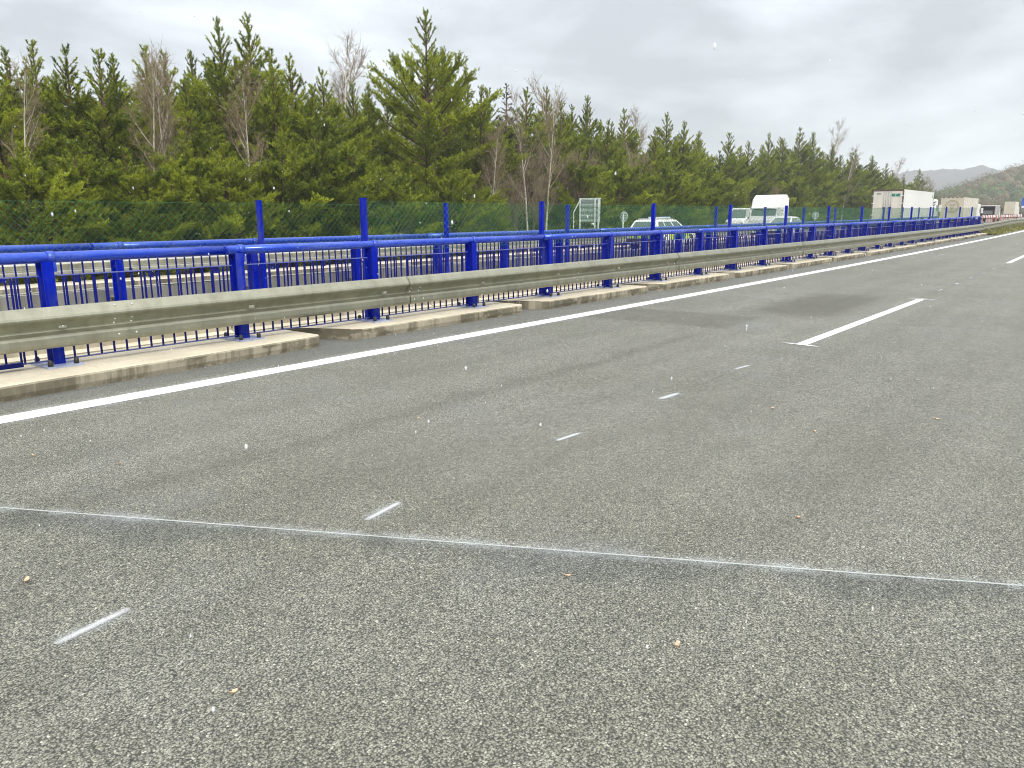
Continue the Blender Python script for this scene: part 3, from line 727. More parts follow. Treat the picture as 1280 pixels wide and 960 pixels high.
def car(label, loc, rotz, estate=True, police=False, group=None):
    t = thing('car', label, 'car', loc, rotz, group)
    st = [(-2.32, .46, .88, .70), (-2.27, .34, .98, .84), (-2.0, .27, 1.01, .90), (-1.2, .22, 1.0, .915), (0, .20, .97, .915), (1.0, .20, .94, .915), (1.55, .22, .88, .90), (2.05, .27, .80, .86), (2.28, .33, .72, .76), (2.36, .42, .62, .62)]
    rings = []
    for x, zb, zt, hw in st:
        zm = (zb+zt)/2
        rings.append([(x, -hw*.86, zb), (x, -hw*.98, zb+.10), (x, -hw, zm), (x, -hw*.985, zt-.10), (x, -hw*.90, zt), (x, -hw*.4, zt+.03), (x, hw*.4, zt+.03), (x, hw*.90, zt), (x, hw*.985, zt-.10), (x, hw, zm), (x, hw*.98, zb+.10), (x, hw*.86, zb)])
    body = part('body', MB().loft(rings, smooth=True), 'white', t)
    xr, xrt = (-2.22, -1.92) if estate else (-1.95, -1.35)
    lo = [(xr, -.80, .97), (1.15, -.82, .93), (1.15, .82, .93), (xr, .80, .97)]
    hi = [(xrt, -.60, 1.43), (.22, -.62, 1.44), (.22, .62, 1.44), (xrt, .60, 1.43)]
    mid = [tuple(a*.5+c*.5+(0.0 if i != 1 else 0) for i, (a, c) in enumerate(zip(p, q))) for p, q in zip(lo, hi)]
    top = [(xrt+.2, -.42, 1.475), (.0, -.44, 1.485), (.0, .44, 1.485), (xrt+.2, .42, 1.475)]
    cab = part('cabin', MB().loft([lo, mid, hi, top]), 'white', t)
    R = (lo[0], lo[1], hi[1], hi[0]); F = (lo[1], lo[2], hi[2], hi[1]); Lf = (lo[2], lo[3], hi[3], hi[2]); B = (lo[3], lo[0], hi[0], hi[3])
    for face, us in ((R, ((.05, .27), (.31, .60), (.64, .93))), (Lf, ((.07, .36), (.40, .69), (.73, .95)))):
        for u0, u1 in us: patch(t, 'side_window', 'glass', face, u0, u1, .10, .86)
    patch(t, 'windscreen', 'glass', F, .06, .94, .06, .92); patch(t, 'rear_window', 'glass', B, .08, .92, .12, .86)
    for x in (-1.42, 1.42):
        for s in (-1, 1):
            wheel(t, x, s*.80, .325, .21, s)
            a = MB(); a.lathe_y([(.40, s*.905), (.33, s*.912), (.30, s*.90)], 20, (x, 0, .33)); part('wheel_arch', a, 'dark', t)
    for s in (-1, 1):
        part('tail_lamp', MB().box(-2.335, -2.26, s*.62-.13, s*.62+.13, .78, .95), 'lamp_red', t)
        part('headlamp', MB().box(2.15, 2.31, s*.60-.14, s*.60+.14, .60, .72), 'lamp_clear', t)
        part('mirror', MB().box(.72, .86, s*.93-.09, s*.93+.09, .93, 1.06), 'white', t)
        part('door_handle', MB().box(-.55, -.40, s*.915-.012, s*.915+.012, .82, .85), 'dark', t)
    part('rear_bumper', MB().box(-2.40, -2.24, -.78, .78, .36, .56), 'dark', t); part('front_bumper', MB().box(2.26, 2.42, -.62, .62, .34, .50), 'dark', t)
    if estate:
        for s in (-1, 1): part('roof_rail', MB().tube([(xrt+.15, s*.52, 1.47), (xrt+.25, s*.53, 1.51), (-.1, s*.54, 1.52), (.05, s*.54, 1.475)], .018, 6), 'rim', t)
    if police:
        lb = part('light_bar', MB().box(-.62, -.34, -.55, .55, 1.50, 1.60), 'lamp_clear', t)
        for s in (-1, 1): part('lamp', MB().box(-.60, -.36, s*.42-.125, s*.42+.125, 1.601, 1.62), 'police_blue', lb)
        for s in (-1, 1):
            for i, x in enumerate((-2.0, -1.05, -.6, -.15, .3, .75)):
                if i == 0: continue
                part('side_stripe', MB().box(x, x+.43, s*.921-.006, s*.921+.006, .50, .74), 'hiviz' if i % 2 else 'police_blue', t)
        for i in range(6): part('rear_stripe', MB().box(-2.345, -2.325, -.62+i*.21, -.42+i*.21, .60, .77), 'hiviz' if i % 2 else 'police_blue', t)
    return t
car('white police estate car with yellow-green side stripes and roof light bar, beyond the railings', (36.35, 19.15, far_z(36.3, 19.1)), 0.03, True, True)
car('plain white car in front of the white truck cab, roof just above the handrail', (57.2, 20.35, far_z(57.2, 20.3)-0.02), math.pi+0.05, False, False)

def tractor(t, x0, H, fwd=1, roof=True):
    """truck cab; x0 = rear of the cab, cab faces +x (fwd = 1)"""
    W = 1.24
    prof = [(0, .95), (0, H-.12), (.10, H), (1.05, H-.02), (1.62, H-.42), (1.78, H-.95), (1.80, H-1.02), (2.12, 2.02-.22), (2.22, 1.45), (2.22, .42), (1.9, .36), (1.45, .42), (1.45, .95)]
    b = MB()
    if H < 3.2: prof = [(0, .95), (0, H-.1), (.1, H), (1.5, H-.02), (1.75, H-.12), (2.12, 1.75), (2.2, 1.4), (2.2, .42), (1.9, .36), (1.45, .42), (1.45, .95)]
    rings = []
    for y, ins in ((-W, .05), (-W+.09, 0), (W-.09, 0), (W, .05)):
        rings.append([(x0+(x-(ins if x > 1.5 else 0)), y, z-(ins if z > H-.5 else 0)) for x, z in prof])
    b.loft(rings); cab = part('cab', b, 'white', t)
    wf = ((x0+2.10, -W+.16, 1.86), (x0+2.10, W-.16, 1.86), (x0+(1.82 if H > 3.2 else 1.80), W-.20, H-1.06 if H > 3.2 else H-.22), (x0+(1.82 if H > 3.2 else 1.80), -W+.20, H-1.06 if H > 3.2 else H-.22))
    patch(t, 'windscreen', 'glass', wf, 0, 1, 0, 1, .035, .03)
    if H > 3.2:
        vz = H-1.02
        vv = MB(); vv.loft([[(x0+1.80, y, vz+.10), (x0+1.99+dx, y, vz-.08), (x0+1.99+dx, y, vz-.16-dz), (x0+1.82, y, vz-.04)] for y, dx, dz in ((-W+.1, 0, .08), (-W+.55, .03, 0), (W-.55, .03, 0), (W-.1, 0, .08))]); part('sun_visor', vv, 'white', t)
    part('grille', MB().box(x0+2.205, x0+2.235, -.85, .85, 1.05, 1.16), 'dark', t); part('grille', MB().box(x0+2.205, x0+2.235, -.80, .80, .80, .90), 'dark', t); part('grille', MB().box(x0+2.205, x0+2.235, -.78, .78, .56, .68), 'dark', t)
    for s in (-1, 1):
        part('headlamp', MB().box(x0+2.16, x0+2.24, s*.98-.18, s*.98+.18, .62, .84), 'lamp_clear', t)
        part('mirror', MB().box(x0+1.92, x0+2.12, s*1.42-.11, s*1.42+.11, 1.75, 2.45), 'white', t)
        part('mirror_arm', MB().bar((x0+1.85, s*1.2, 2.5), (x0+2.0, s*1.42, 2.40), .04), 'dark', t)
        part('side_window', MB().box(x0+1.05, x0+1.85, s*(W+.003)-.006, s*(W+.003)+.006, 1.80, 2.40), 'glass', t)
        part('side_fairing', MB().box(x0-.42, x0-.02, s*1.19-.03, s*1.19+.03, .9, H-.25), 'white', t)
        part('step', MB().box(x0+.9, x0+1.4, s*1.2-.05, s*1.2+.05, .45, .80), 'dark', t)
        wheel(t, x0+1.3, s*1.05, .50, .32, s)
    part('chassis', MB().box(x0-3.4, x0+1.6, -.42, .42, .62, .92), 'dark', t)
    for s in (-1, 1): wheel(t, x0-1.9, s*.95, .50, .55, s)
    return cab
t = thing('truck', 'white truck cab with tall roof fairing facing the camera, no trailer seen', 'truck', (68.3, 25.35, layby_z(68, 25.3)-0.02), math.pi-0.02)
tractor(t, 0.0, 3.62)
part('fifth_wheel', MB().box(-2.6, -1.6, -.45, .45, .92, 1.05), 'dark', t)

# white van left of the cab
t = thing('van', 'white van facing the camera, left of the white truck cab behind the mesh', 'van', (78.0, 31.9, layby_z(78, 31.9)), math.pi+0.02)
prof = [(-2.6, .45), (-2.6, 2.40), (-2.45, 2.55), (.9, 2.55), (1.15, 2.46), (1.75, 1.55), (2.45, 1.32), (2.6, 1.05), (2.6, .38)]
rings = []
for y, k in ((-.97, .93), (-.90, 1), (.90, 1), (.97, .93)): rings.append([(x*(.985 if k < 1 else 1), y*(1 if z < 1.6 else .93), z*(1 if z < 1 else (.985 if k < 1 else 1))) for x, z in prof])
part('body', MB().loft(rings), 'white', t)
patch(t, 'windscreen', 'glass', ((1.74, -.80, 1.58), (1.74, .80, 1.58), (1.17, .72, 2.40), (1.17, -.72, 2.40)), 0, 1, 0, 1, .03, .03)
part('grille', MB().box(2.58, 2.62, -.6, .6, .78, .95), 'dark', t); part('front_bumper', MB().box(2.52, 2.68, -.9, .9, .38, .62), 'dark', t)
for s in (-1, 1):
    part('headlamp', MB().box(2.40, 2.60, s*.76-.13, s*.76+.13, .98, 1.2), 'lamp_clear', t)
    part('mirror', MB().box(1.45, 1.60, s*1.12-.09, s*1.12+.09, 1.55, 1.95), 'dark', t)
    part('side_window', MB().box(.55, 1.3, s*.945-.01, s*.945+.01, 1.62, 2.15), 'glass', t)
    for x in (-1.7, 1.75): wheel(t, x, s*.84, .34, .24, s)

def trailer_truck(label, loc, H, LEN, body, doors, frame, kind, rotz=0.0):
    """lorry seen from the rear: x = 0 is the rear face, the truck points to +x"""
    t = thing('trailer_truck', label, 'truck', loc, rotz); W = 1.275; zb = 1.05
    part('cargo_box', MB().box(.02, LEN, -W, W, zb, H), body, t)
    part('roof_edge', MB().box(-.01, LEN+.02, -W-.015, W+.015, H-.09, H+.012), body, t)
    part('rear_frame', MB().box(-.02, .10, -W-.012, -W+.10, zb-.1, H), frame, t); part('rear_frame', MB().box(-.02, .10, W-.10, W+.012, zb-.1, H), frame, t)
    part('rear_frame', MB().box(-.025, .10, -W-.012, W+.012, H-.12, H+.018), frame, t); part('rear_frame', MB().box(-.025, .10, -W-.012, W+.012, zb-.16, zb+.02), frame if kind == 'box' else 'dark', t)
    for s in (-1, 1):
        d = part('rear_door', MB().box(-.035, .02, min(s*.02, s*(W-.10)), max(s*.02, s*(W-.10)), zb+.04, H-.14), doors, t)
        if kind == 'box':
            for yy in (.12, .30): part('lock_rod', MB().tube([(-.055, s*yy, zb-.05), (-.055, s*yy, H-.15)], .017, 6), 'rim', d)
            part('door_latch', MB().box(-.075, -.035, s*.22-.13, s*.22+.13, 1.98, 2.10), 'dark', d)
            for zz in (zb+.35, zb+1.35, H-.55): part('hinge', MB().box(-.06, -.03, s*(W-.13)-.13, s*(W-.13)+.13, zz, zz+.07), 'white', d)
    part('chassis', MB().box(.3, LEN-.5, -.55, .55, .72, zb), 'dark', t)
    part('underrun_bar', MB().box(.0, .10, -1.15, 1.15, .48, .62), 'dark', t)
    for s in (-1, 1):
        part('tail_lamp', MB().box(-.02, .03, s*.95-.2, s*.95+.2, .72, .86), 'lamp_red', t)
        part('mud_flap', MB().box(.55, .58, s*.98-.25, s*.98+.25, .25, .85), 'rubber', t)
        part('side_skirt', MB().box(4.6, LEN-3.2, s*1.2-.02, s*1.2+.02, .55, .95), 'dark', t)
        for k in range(3): wheel(t, 1.2+k*1.31, s*1.02, .50, .40, s)
    tractor(t, LEN+.9, 3.0)
    return t
tt = trailer_truck('white refrigerated trailer truck with pale double rear doors and brown frame, tallest vehicle in view', (75.3, 17.75, far_z(75.3, 17.7)-0.10), 3.60, 12.6, 'white', 'door_white', 'frame_rust', 'box')
for y0, y1 in ((-.62, -.28), (-1.02, -.68)): part('door_label', MB().box(-.048, -.036, y0, y1, 3.02, 3.26), 'label_green', tt)
part('door_label', MB().box(-.048, -.036, .55, .92, 3.22, 3.32), 'sign_rib', tt)
part('corner_label', MB().box(12.0, 12.22, -1.283, -1.274, 3.05, 3.38), 'label_green', tt)
for i, (a, c) in enumerate((((12.9, -1.1, 3.3), (13.0, -1.2, 2.9)), ((12.9, -1.25, 2.6), (13.5, -1.35, 2.7)), ((13.1, -1.2, 2.3), (13.5, -1.3, 2.45)))): part('coupling_hose', MB().tube([a, c], .05, 6), 'dark', tt)
t2 = trailer_truck('beige curtain-sided trailer truck with a round ring emblem on its rear', (112.0, 18.8, far_z(112, 18.8)-0.32), 3.65, 10.8, 'cream_side', 'cream', 'cream', 'curtain')
for k, r in ((0, .78), (1, .62)):
    rg = MB(); n = 40
    rg.loft([[(-.046, .0+rr*math.cos(2*math.pi*j/n), 2.55+rr*math.sin(2*math.pi*j/n)) for j in range(n)] for rr in (r-.035, r+.035)], caps=False); part('emblem_ring', rg, 'emblem', t2)
for (y, z, a, c_) in ((0.22, 2.70, .16, .10), (-.22, 2.70, .16, .10), (0, 2.42, .20, .14), (0, 2.85, .30, .05), (0, 2.22, .12, .05)):
    rg = MB(); n = 16; rg.loft([[(-.046, y+k*a*math.cos(2*math.pi*j/n), z+k*c_*math.sin(2*math.pi*j/n)) for j in range(n)] for k in (.55, 1)], caps=False); part('emblem_mark', rg, 'emblem', t2)
for i in range(5): part('roof_clip', MB().box(-.05, .03, -1.0+i*.5-.12, -1.0+i*.5+.12, 3.62, 3.68), 'dark', t2)
for i in range(8): part('curtain_strap', MB().box(1.0+i*1.25, 1.05+i*1.25, -1.285, -1.274, 1.0, 3.5), 'grey_body', t2)

# small grey lorry with an open back
t = thing('lorry', 'small grey lorry with white roof and open rear, behind the red-white boards', 'lorry', (134.0, 17.95, far_z(134, 18)-0.05), 0.0)
part('roof', MB().box(-.05, 4.6, -1.12, 1.12, 2.38, 2.50), 'white', t); part('side_wall', MB().box(0, 4.5, -1.10, -1.04, .9, 2.38), 'grey_body', t); part('side_wall', MB().box(0, 4.5, 1.04, 1.10, .9, 2.38), 'grey_body', t)
part('bulkhead', MB().box(4.44, 4.5, -1.04, 1.04, .9, 2.38), 'grey_body', t); part('load_bed', MB().box(0, 4.5, -1.1, 1.1, .78, .92), 'dark', t)
part('load', MB().box(.6, 3.2, -.75, .55, .92, 1.75), 'grey_body', t); part('tailboard', MB().box(-.05, .0, -1.08, 1.08, .80, 1.22), 'dark', t)
part('cab', MB().loft([[(4.6, y, .6), (4.6, y, 2.15), (5.7, y, 2.15), (6.2, y, 1.45), (6.4, y, 1.2), (6.4, y, .5)] for y in (-1.0, 1.0)]), 'white', t)
for s in (-1, 1):
    part('tail_lamp', MB().box(-.07, -.04, s*.9-.12, s*.9+.12, .62, .76), 'lamp_red', t); part('mirror', MB().box(5.5, 5.65, s*1.25-.1, s*1.25+.1, 1.6, 2.05), 'dark', t)
    for x in (1.3, 5.5): wheel(t, x, s*.90, .42, .34, s)
t = thing('lorry', 'small pale box lorry seen from behind, farthest vehicle near the blue sign', 'lorry', (200.0, 22.55, far_z(200, 22.5)+0.15), 0.0)
part('cargo_box', MB().box(0, 6, -1.0, 1.0, .95, 3.55), 'cream_side', t); part('rear_door', MB().box(-.03, .0, -.97, -.01, 1.0, 3.45), 'cream', t); part('rear_door', MB().box(-.03, .0, .01, .97, 1.0, 3.45), 'cream', t)
part('chassis', MB().box(.1, 6.2, -.45, .45, .6, .95), 'dark', t); part('cab', MB().loft([[(6.2, y, .6), (6.2, y, 2.5), (7.5, y, 2.5), (8.0, y, 1.6), (8.1, y, .5)] for y in (-1.0, 1.0)]), 'white', t)
for s in (-1, 1):
    part('tail_lamp', MB().box(-.05, -.02, s*.8-.15, s*.8+.15, .72, .86), 'lamp_red', t)
    for x in (1.4, 6.9): wheel(t, x, s*.85, .45, .36, s)

# ================================================================== signs, roadworks
def sign_ground(x, y): return ground_z(x, y)-0.1
t = thing('traffic_board', 'large pale roadside board seen from its ribbed back, between two blue mesh posts', 'road sign', (35.0, 22.75, 0.0), 0.0)
g0 = sign_ground(35, 22.75)
part('board', MB().box(0.02, .05, -.60, .60, 1.22, 2.42), 'sign_back', t)
for i in range(9): part('rib', MB().box(-.05, .02, -.56, .56, 1.28+i*.135, 1.335+i*.135), 'sign_rib' if i % 2 else 'sign_back', t)
for y in (-.58, -.36, .58): part('post', MB().box(-.11, -.05, y-.03, y+.03, g0, 2.46), 'sign_back', t)
part('stay', MB().bar((-.08, .60, 2.35), (-.35, .80, 1.75), .04), 'sign_back', t); part('stay', MB().bar((-.35, .80, 1.75), (-.35, .80, g0), .04), 'sign_back', t)
part('top_bar', MB().box(-.06, .06, -.64, .64, 2.42, 2.47), 'sign_back', t); part('counterweight', MB().tube([(-.12, -.2, 1.12), (-.12, -.36, 1.12)], .07, 8), 'sign_back', t)
def round_sign(label, x, y, z, r):
    t = thing('road_sign', label, 'road sign', (x, y, 0.0), -0.25); n = 28
    d = MB(); d.loft([[(dx, r*k*math.cos(2*math.pi*j/n), z+r*k*math.sin(2*math.pi*j/n)) for j in range(n)] for dx, k in ((-.012, .96), (-.008, 1), (.008, 1), (.012, .96))]); part('disc', d, 'sign_back', t)
    for zz in (z-r*.42, z, z+r*.42): part('bracket', MB().box(-.035, -.012, -r*.78, r*.78, zz-.018, zz+.018), 'sign_rib', t)
    part('post', MB().tube([(-.055, 0, sign_ground(x, y)), (-.055, 0, z+r*.5)], .03, 8), 'sign_back', t)
round_sign('small round road sign from behind, right of the ribbed board', 37.9, 22.40, 1.50, .29)
round_sign('small round road sign from behind, between white car and white trailer truck', 75.5, 23.93, 1.52, .36)
t = thing('direction_sign', 'blue direction sign with white lower panel at the right edge of the photo', 'road sign', (157.0, 15.85, 0.0), 0.0)
part('board', MB().box(0, .06, -1.3, .25, 2.6, 4.25), 'sign_blue', t); part('lower_panel', MB().box(-.012, -.001, -1.2, .16, 2.66, 3.0), 'sign_white', t)
for y in (-1.0, 0.0): part('post', MB().box(.07, .17, y-.05, y+.05, kvz(157)-.6, 4.2), 'galv', t)
# red and white boards closing the lane
for i in range(9):
    x = 112.0+1.5*i; y = 15.0-.27*i
    ordn = ('leftmost', 'second from left', 'third from left', 'fourth from left', 'fifth from left', 'sixth from left', 'seventh from left', 'eighth from left', 'rightmost')[i]
    t = thing('barrier_board', 'red and white striped roadworks board, %s in the row past the bridge' % ordn, 'barrier', (x+.4*math.sin(i*2.1), y, far_z(x, y)), 0.15+.35*math.sin(i*1.7), 'roadworks boards closing the lane')
    part('board', MB().box(-.02, .02, -.42, .42, .75, 1.05), 'sign_white', t)
    for k in range(3):
        b = MB(); y0 = -.34+k*.27
        b.loft([[(dx, y0, .752), (dx, y0+.12, .752), (dx, y0+.22, 1.048), (dx, y0+.10, 1.048)] for dx in (-.026, .026)]); part('stripe', b, 'barrier_red', t)
    for s in (-1, 1): part('leg', MB().box(-.03, .03, s*.30-.03, s*.30+.03, .0, .76), 'barrier_red', t); part('foot', MB().box(-.35, .35, s*.30-.06, s*.30+.06, 0, .09), 'dark', t)
t = thing('barrier_drum', 'small dark blue box standing by the railing end', 'barrier', (60.5, 8.55, kvz(60.5)+.10))
part('body', MB().box(-.22, .22, -.2, .2, .0, .85), 'blue_dark', t); part('lid', MB().box(-.25, .25, -.23, .23, .85, .90), 'blue_dark', t)

# ================================================================== trees
def norm(v): return v/np.maximum(np.linalg.norm(v, axis=-1, keepdims=True), 1e-9)
def needles_from(pos, dr, tint, rng, nb, nl, w, spread=0.75):
    """clusters of needle blades round each shoot"""
    n = len(pos)
    P = np.repeat(pos, nb, 0); D = np.repeat(dr, nb, 0); T = np.repeat(tint, nb)
    rnd = rng.normal(size=P.shape); rad = norm(rnd-(rnd*D).sum(1, keepdims=True)*D)
    s = rng.random(len(P))[:, None]
    base = P+D*(s*nl*1.1)
    tdir = norm(D*(0.55+0.5*s)+rad*spread*(0.5+rng.random(len(P))[:, None]))
    ln = nl*(0.7+0.6*rng.random(len(P)))[:, None]
    side = norm(np.cross(tdir, rng.normal(size=P.shape)))*w*(0.7+0.6*rng.random(len(P)))[:, None]
    V = np.stack([base-side, base+side, base+tdir*ln], 1).reshape(-1, 3)
    return V, np.clip(np.repeat(T+rng.normal(0, 0.06, len(P)), 3), 0, 1)
def make_pine(seed, H, R, base_frac=0.10, top_pow=0.75, dens=1.0, lean=0.0, up0=8, up1=58, drop=0.0, nl=0.118, w=0.0165, nb=9, mat='needles', belly=0.30):
    rng = np.random.default_rng(seed); rd = random.Random(seed)
    tb = MB(); pts, rad = [], []
    wx, wy = rd.uniform(-1, 1), rd.uniform(-1, 1)
    def axis(z): t = z/H; return np.array([lean*t*H+0.10*wx*math.sin(t*4+wy*3), 0.10*wy*math.sin(t*3.3+wx*2), z])
    for i in range(11):
        t = i/10; pts.append(axis(H*t*0.985)); rad.append(0.017*H*(1-t)**0.9+0.012)
    pts[0] = pts[0]-np.array([0, 0, 0.6]); tb.tube([tuple(p) for p in pts], rad, 7)
    SP, SD, ST = [], [], []
    z = H*base_frac; 
    while z < H-0.12:
        t = (z-H*base_frac)/(H*(1-base_frac))
        env = min(1, 0.62+t/belly*0.38) if t < belly else max(0.03, ((1-t)/(1-belly)))**top_pow
        thin = sstep(0.74, 0.95, t)
        nbr = rd.choice((4, 5, 5, 6)) if t < 0.75 else rd.choice((4, 4, 5))
        a0 = rd.uniform(0, 6.283)
        for k in range(nbr):
            if rd.random() < drop: continue
            az = a0+6.283*k/nbr+rd.uniform(-0.35, 0.35)
            Lb = R*env*rd.uniform(0.62, 1.22)+0.10
            if t > 0.68: Lb = min(Lb, 0.08+(H-z)*0.50*rd.uniform(0.45, 1.2))
            el = math.radians(up0+(up1-up0)*t**1.3+rd.uniform(-10, 10))
            hor = np.array([math.cos(az), math.sin(az), 0])
            p0 = axis(z+rd.uniform(-0.12, 0.12)); bp = []
            for i in range(5):
                s = i/4; e2 = el+math.radians(30)*s*s-math.radians(10)*(1-s)*(1-t)
                bp.append(p0+hor*Lb*s*math.cos(el)+np.array([0, 0, Lb*(s*math.sin(el)+0.22*s*s*(1-0.5*t))]))
            if Lb > 0.35: tb.tube([tuple(p) for p in bp], [0.012+0.014*Lb*(1-i/4)**0.8 for i in range(5)], 4, cap=False)
            btint = rd.uniform(0.08, 0.92)
            ntw = max(2, int(Lb*10*dens*(1-0.45*thin)))
            sidev = np.array([-hor[1], hor[0], 0])
            if t > 0.55:                                        # slim shoots along the branch itself
                for q in range(max(2, int(Lb*15))):
                    s = 0.15+0.85*rd.random(); i = min(3, int(s*4)); f = s*4-i
                    SP.append(bp[i]*(1-f)+bp[i+1]*f+rng.normal(0, 0.012, 3)); SD.append(norm(bp[i+1]-bp[i])+np.array([0, 0, .25])+rng.normal(0, .12, 3)); ST.append(np.clip(btint+rd.uniform(-.15, .15), 0, 1))
            ntw = int(ntw*(1-0.75*sstep(0.66, 0.84, t)))
            for q in range(ntw):
                s = 0.28+0.72*rd.random()**0.75; i = min(3, int(s*4)); f = s*4-i
                b0 = bp[i]*(1-f)+bp[i+1]*f
                sg = rd.choice((-1, 1)); spread_a = rd.uniform(0.25, 1.1)
                td = norm(hor*math.cos(spread_a)+sidev*sg*math.sin(spread_a)+np.array([0, 0, rd.uniform(0.05, 0.75)+0.5*t]))
                tl = (0.18+0.34*Lb*(1-0.55*s))*rd.uniform(0.6, 1.2); tl = min(tl, 0.85)*(1-0.55*sstep(0.60, 0.85, t))
                m = max(2, int(tl*12))
                tt_ = np.clip(btint+rd.uniform(-0.18, 0.18), 0, 1)
                for h in range(m):
                    u = (h+0.6)/m
                    SP.append(b0+td*tl*u+rng.normal(0, 0.035, 3)); SD.append(td*0.8+np.array([0, 0, 0.55])+rng.normal(0, 0.28, 3)); ST.append(tt_)
            SP.append(bp[-1]); SD.append(norm(bp[-1]-bp[-2])+np.array([0, 0, .4])); ST.append(btint)
        z += (0.40-0.10*t)*rd.uniform(0.8, 1.2)*(H/10)**0.5*(1+.25*sstep(.7, .9, t))
    tip = axis(H*0.985)
    for k in range(30): SP.append(axis(H*0.985-0.05*k)); SD.append(np.array([0, 0, 1.0])+rng.normal(0, 0.3, 3)); ST.append(0.5)
    SP, SD, ST = np.array(SP), norm(np.array(SD)), np.array(ST)
    V, T = needles_from(SP, SD, ST, rng, nb, nl, w)
    crown = np_mesh('crown', V, np.arange(len(V)).reshape(-1, 3), M[mat], T)
    return tb.mesh('trunk', M['pine_bark']), crown, H
def make_birch(seed, H, leafy=0, fork=False, spread=0.38, mat='twig'):
    rd = random.Random(seed); rng = np.random.default_rng(seed); tb = MB(); tw = MB(); leaves = []
    def limb(p, d, ln, r0, depth, mb):
        pts = [np.array(p)]; dd = np.array(d, float); n = 5
        for i in range(n):
            dd = norm(dd+rng.normal(0, 0.022 if depth == 0 else 0.06, 3)+np.array([0, 0, 0.03 if depth == 0 else 0.09])); pts.append(pts[-1]+dd*ln/n)
        r = [r0*(1-i/n)**0.85+0.0035 for i in range(n+1)]
        mb.tube([tuple(q) for q in pts], r, 5 if depth == 0 else 3, cap=False)
        return pts
    stems = [(np.zeros(3), np.array([rd.uniform(-.03, .03), rd.uniform(-.03, .03), 1]), H, 0.0085*H)]
    if fork: stems.append((np.array([0, 0, H*.22]), np.array([.34, -.2, .95]), H*.72, 0.0055*H))
    for p, d, ln, r0 in stems:
        s_pts = limb(p, d, ln, r0, 0, tb); nbr = int(22*ln/H)
        for k in range(nbr):
            f = 0.22+0.74*k/nbr; i = min(4, int(f*5)); q = s_pts[i]+(s_pts[i+1]-s_pts[i])*(f*5-i)
            az = rd.uniform(0, 6.283); el = math.radians(rd.uniform(48, 72))
            bd = np.array([math.cos(az)*math.cos(el), math.sin(az)*math.cos(el), math.sin(el)])
            bl = H*spread*(1-f*0.62)*rd.uniform(.6, 1.1)
            bp = limb(q, bd, bl, 0.0026*H*(1-f*.6), 1, tb if rd.random() < .6 else tw)
            for j in range(int(9+bl*4)):
                g = rd.uniform(.2, 1); i2 = min(4, int(g*5)); q2 = bp[i2]+(bp[min(i2+1, 5)]-bp[i2])*(g*5-i2)
                td = norm(bd*.7+rng.normal(0, .5, 3)+np.array([0, 0, .25])); tl = rd.uniform(.35, .9)*(1.1-.4*g)
                tp = limb(q2, td, tl, .006, 2, tw)
                for _ in range(3):
                    q3 = tp[rd.randint(1, 4)]; t3 = norm(td+rng.normal(0, .6, 3)); e3 = q3+t3*rd.uniform(.2, .5)
                    m3 = (q3+e3)/2+rng.normal(0, .02, 3)
                    tw.tube([tuple(q3), tuple(m3), tuple(e3)], [.005, .004, .0025], 3, cap=False)
                    if leafy: leaves += [q3+(e3-q3)*rd.random()+rng.normal(0, .03, 3) for _ in range(leafy)]
    tr, twm = tb.mesh('trunk', M['birch_bark'] if mat == 'twig' else M[mat]), tw.mesh('crown', M[mat])
    lv = None
    if leaves:
        LP = np.array(leaves); n = len(LP); a = norm(rng.normal(size=(n, 3)))*.035; b_ = norm(rng.normal(size=(n, 3)))*.035
        V = np.stack([LP-a, LP+b_, LP+a, LP-b_], 1).reshape(-1, 3)
        lv = np_mesh('leaves', V, np.arange(4*n).reshape(-1, 4), M['dead_leaf'], np.repeat(rng.random(n), 4))
    return tr, twm, H, lv

def plant(name, proto, label, cat, x, y, h, rz, group, z=None, sq=1.0):
    s = h/proto[2]; t = thing(name, label, cat, (x, y, ground_z(x, y) if z is None else z), rz, group); t.scale = (s*sq, s*sq, s)
    link('trunk', proto[0], t); c = link('crown', proto[1], t)
    if len(proto) > 3 and proto[3] is not None: link('leaves', proto[3], t)
    return t
PINES = [make_pine(21, 9.0, 2.3, .06, .90, .95), make_pine(22, 9.5, 2.2, .08, .82, .9), make_pine(23, 10.5, 2.5, .12, 1.0, .9, up1=65), make_pine(24, 10.0, 2.6, .05, .85, .95, drop=.12), make_pine(25, 11.0, 2.4, .10, .95, .9, up1=66), make_pine(26, 11.5, 2.8, .12, .92, .9, drop=.12)]
BIG = make_pine(31, 13.1, 3.4, .10, 1.05, .9, up0=4, up1=62, drop=.08, nb=10, belly=.42)
LOWP = [make_pine(41, 5.2, 2.0, .02, .65, 1.25, up0=12), make_pine(42, 6.0, 2.2, .02, .7, 1.15, up0=10), make_pine(43, 6.8, 2.3, .03, .7, 1.1)]
SPR = make_pine(51, 11.8, 1.9, .04, 1.0, 1.5, up0=-14, up1=15, nl=.09, w=.017, nb=10, mat='spruce', belly=.10)
BIR = [make_birch(61, 8.4), make_birch(62, 9.5, spread=.33), make_birch(63, 8.0, fork=True, spread=.36)]
BIRL = make_birch(65, 8.5, leafy=1, spread=.36)
SHR = [make_birch(71, 4.2, spread=.62, mat='twig_pale'), make_birch(72, 4.8, leafy=1, fork=True, spread=.55, mat='twig_pale')]

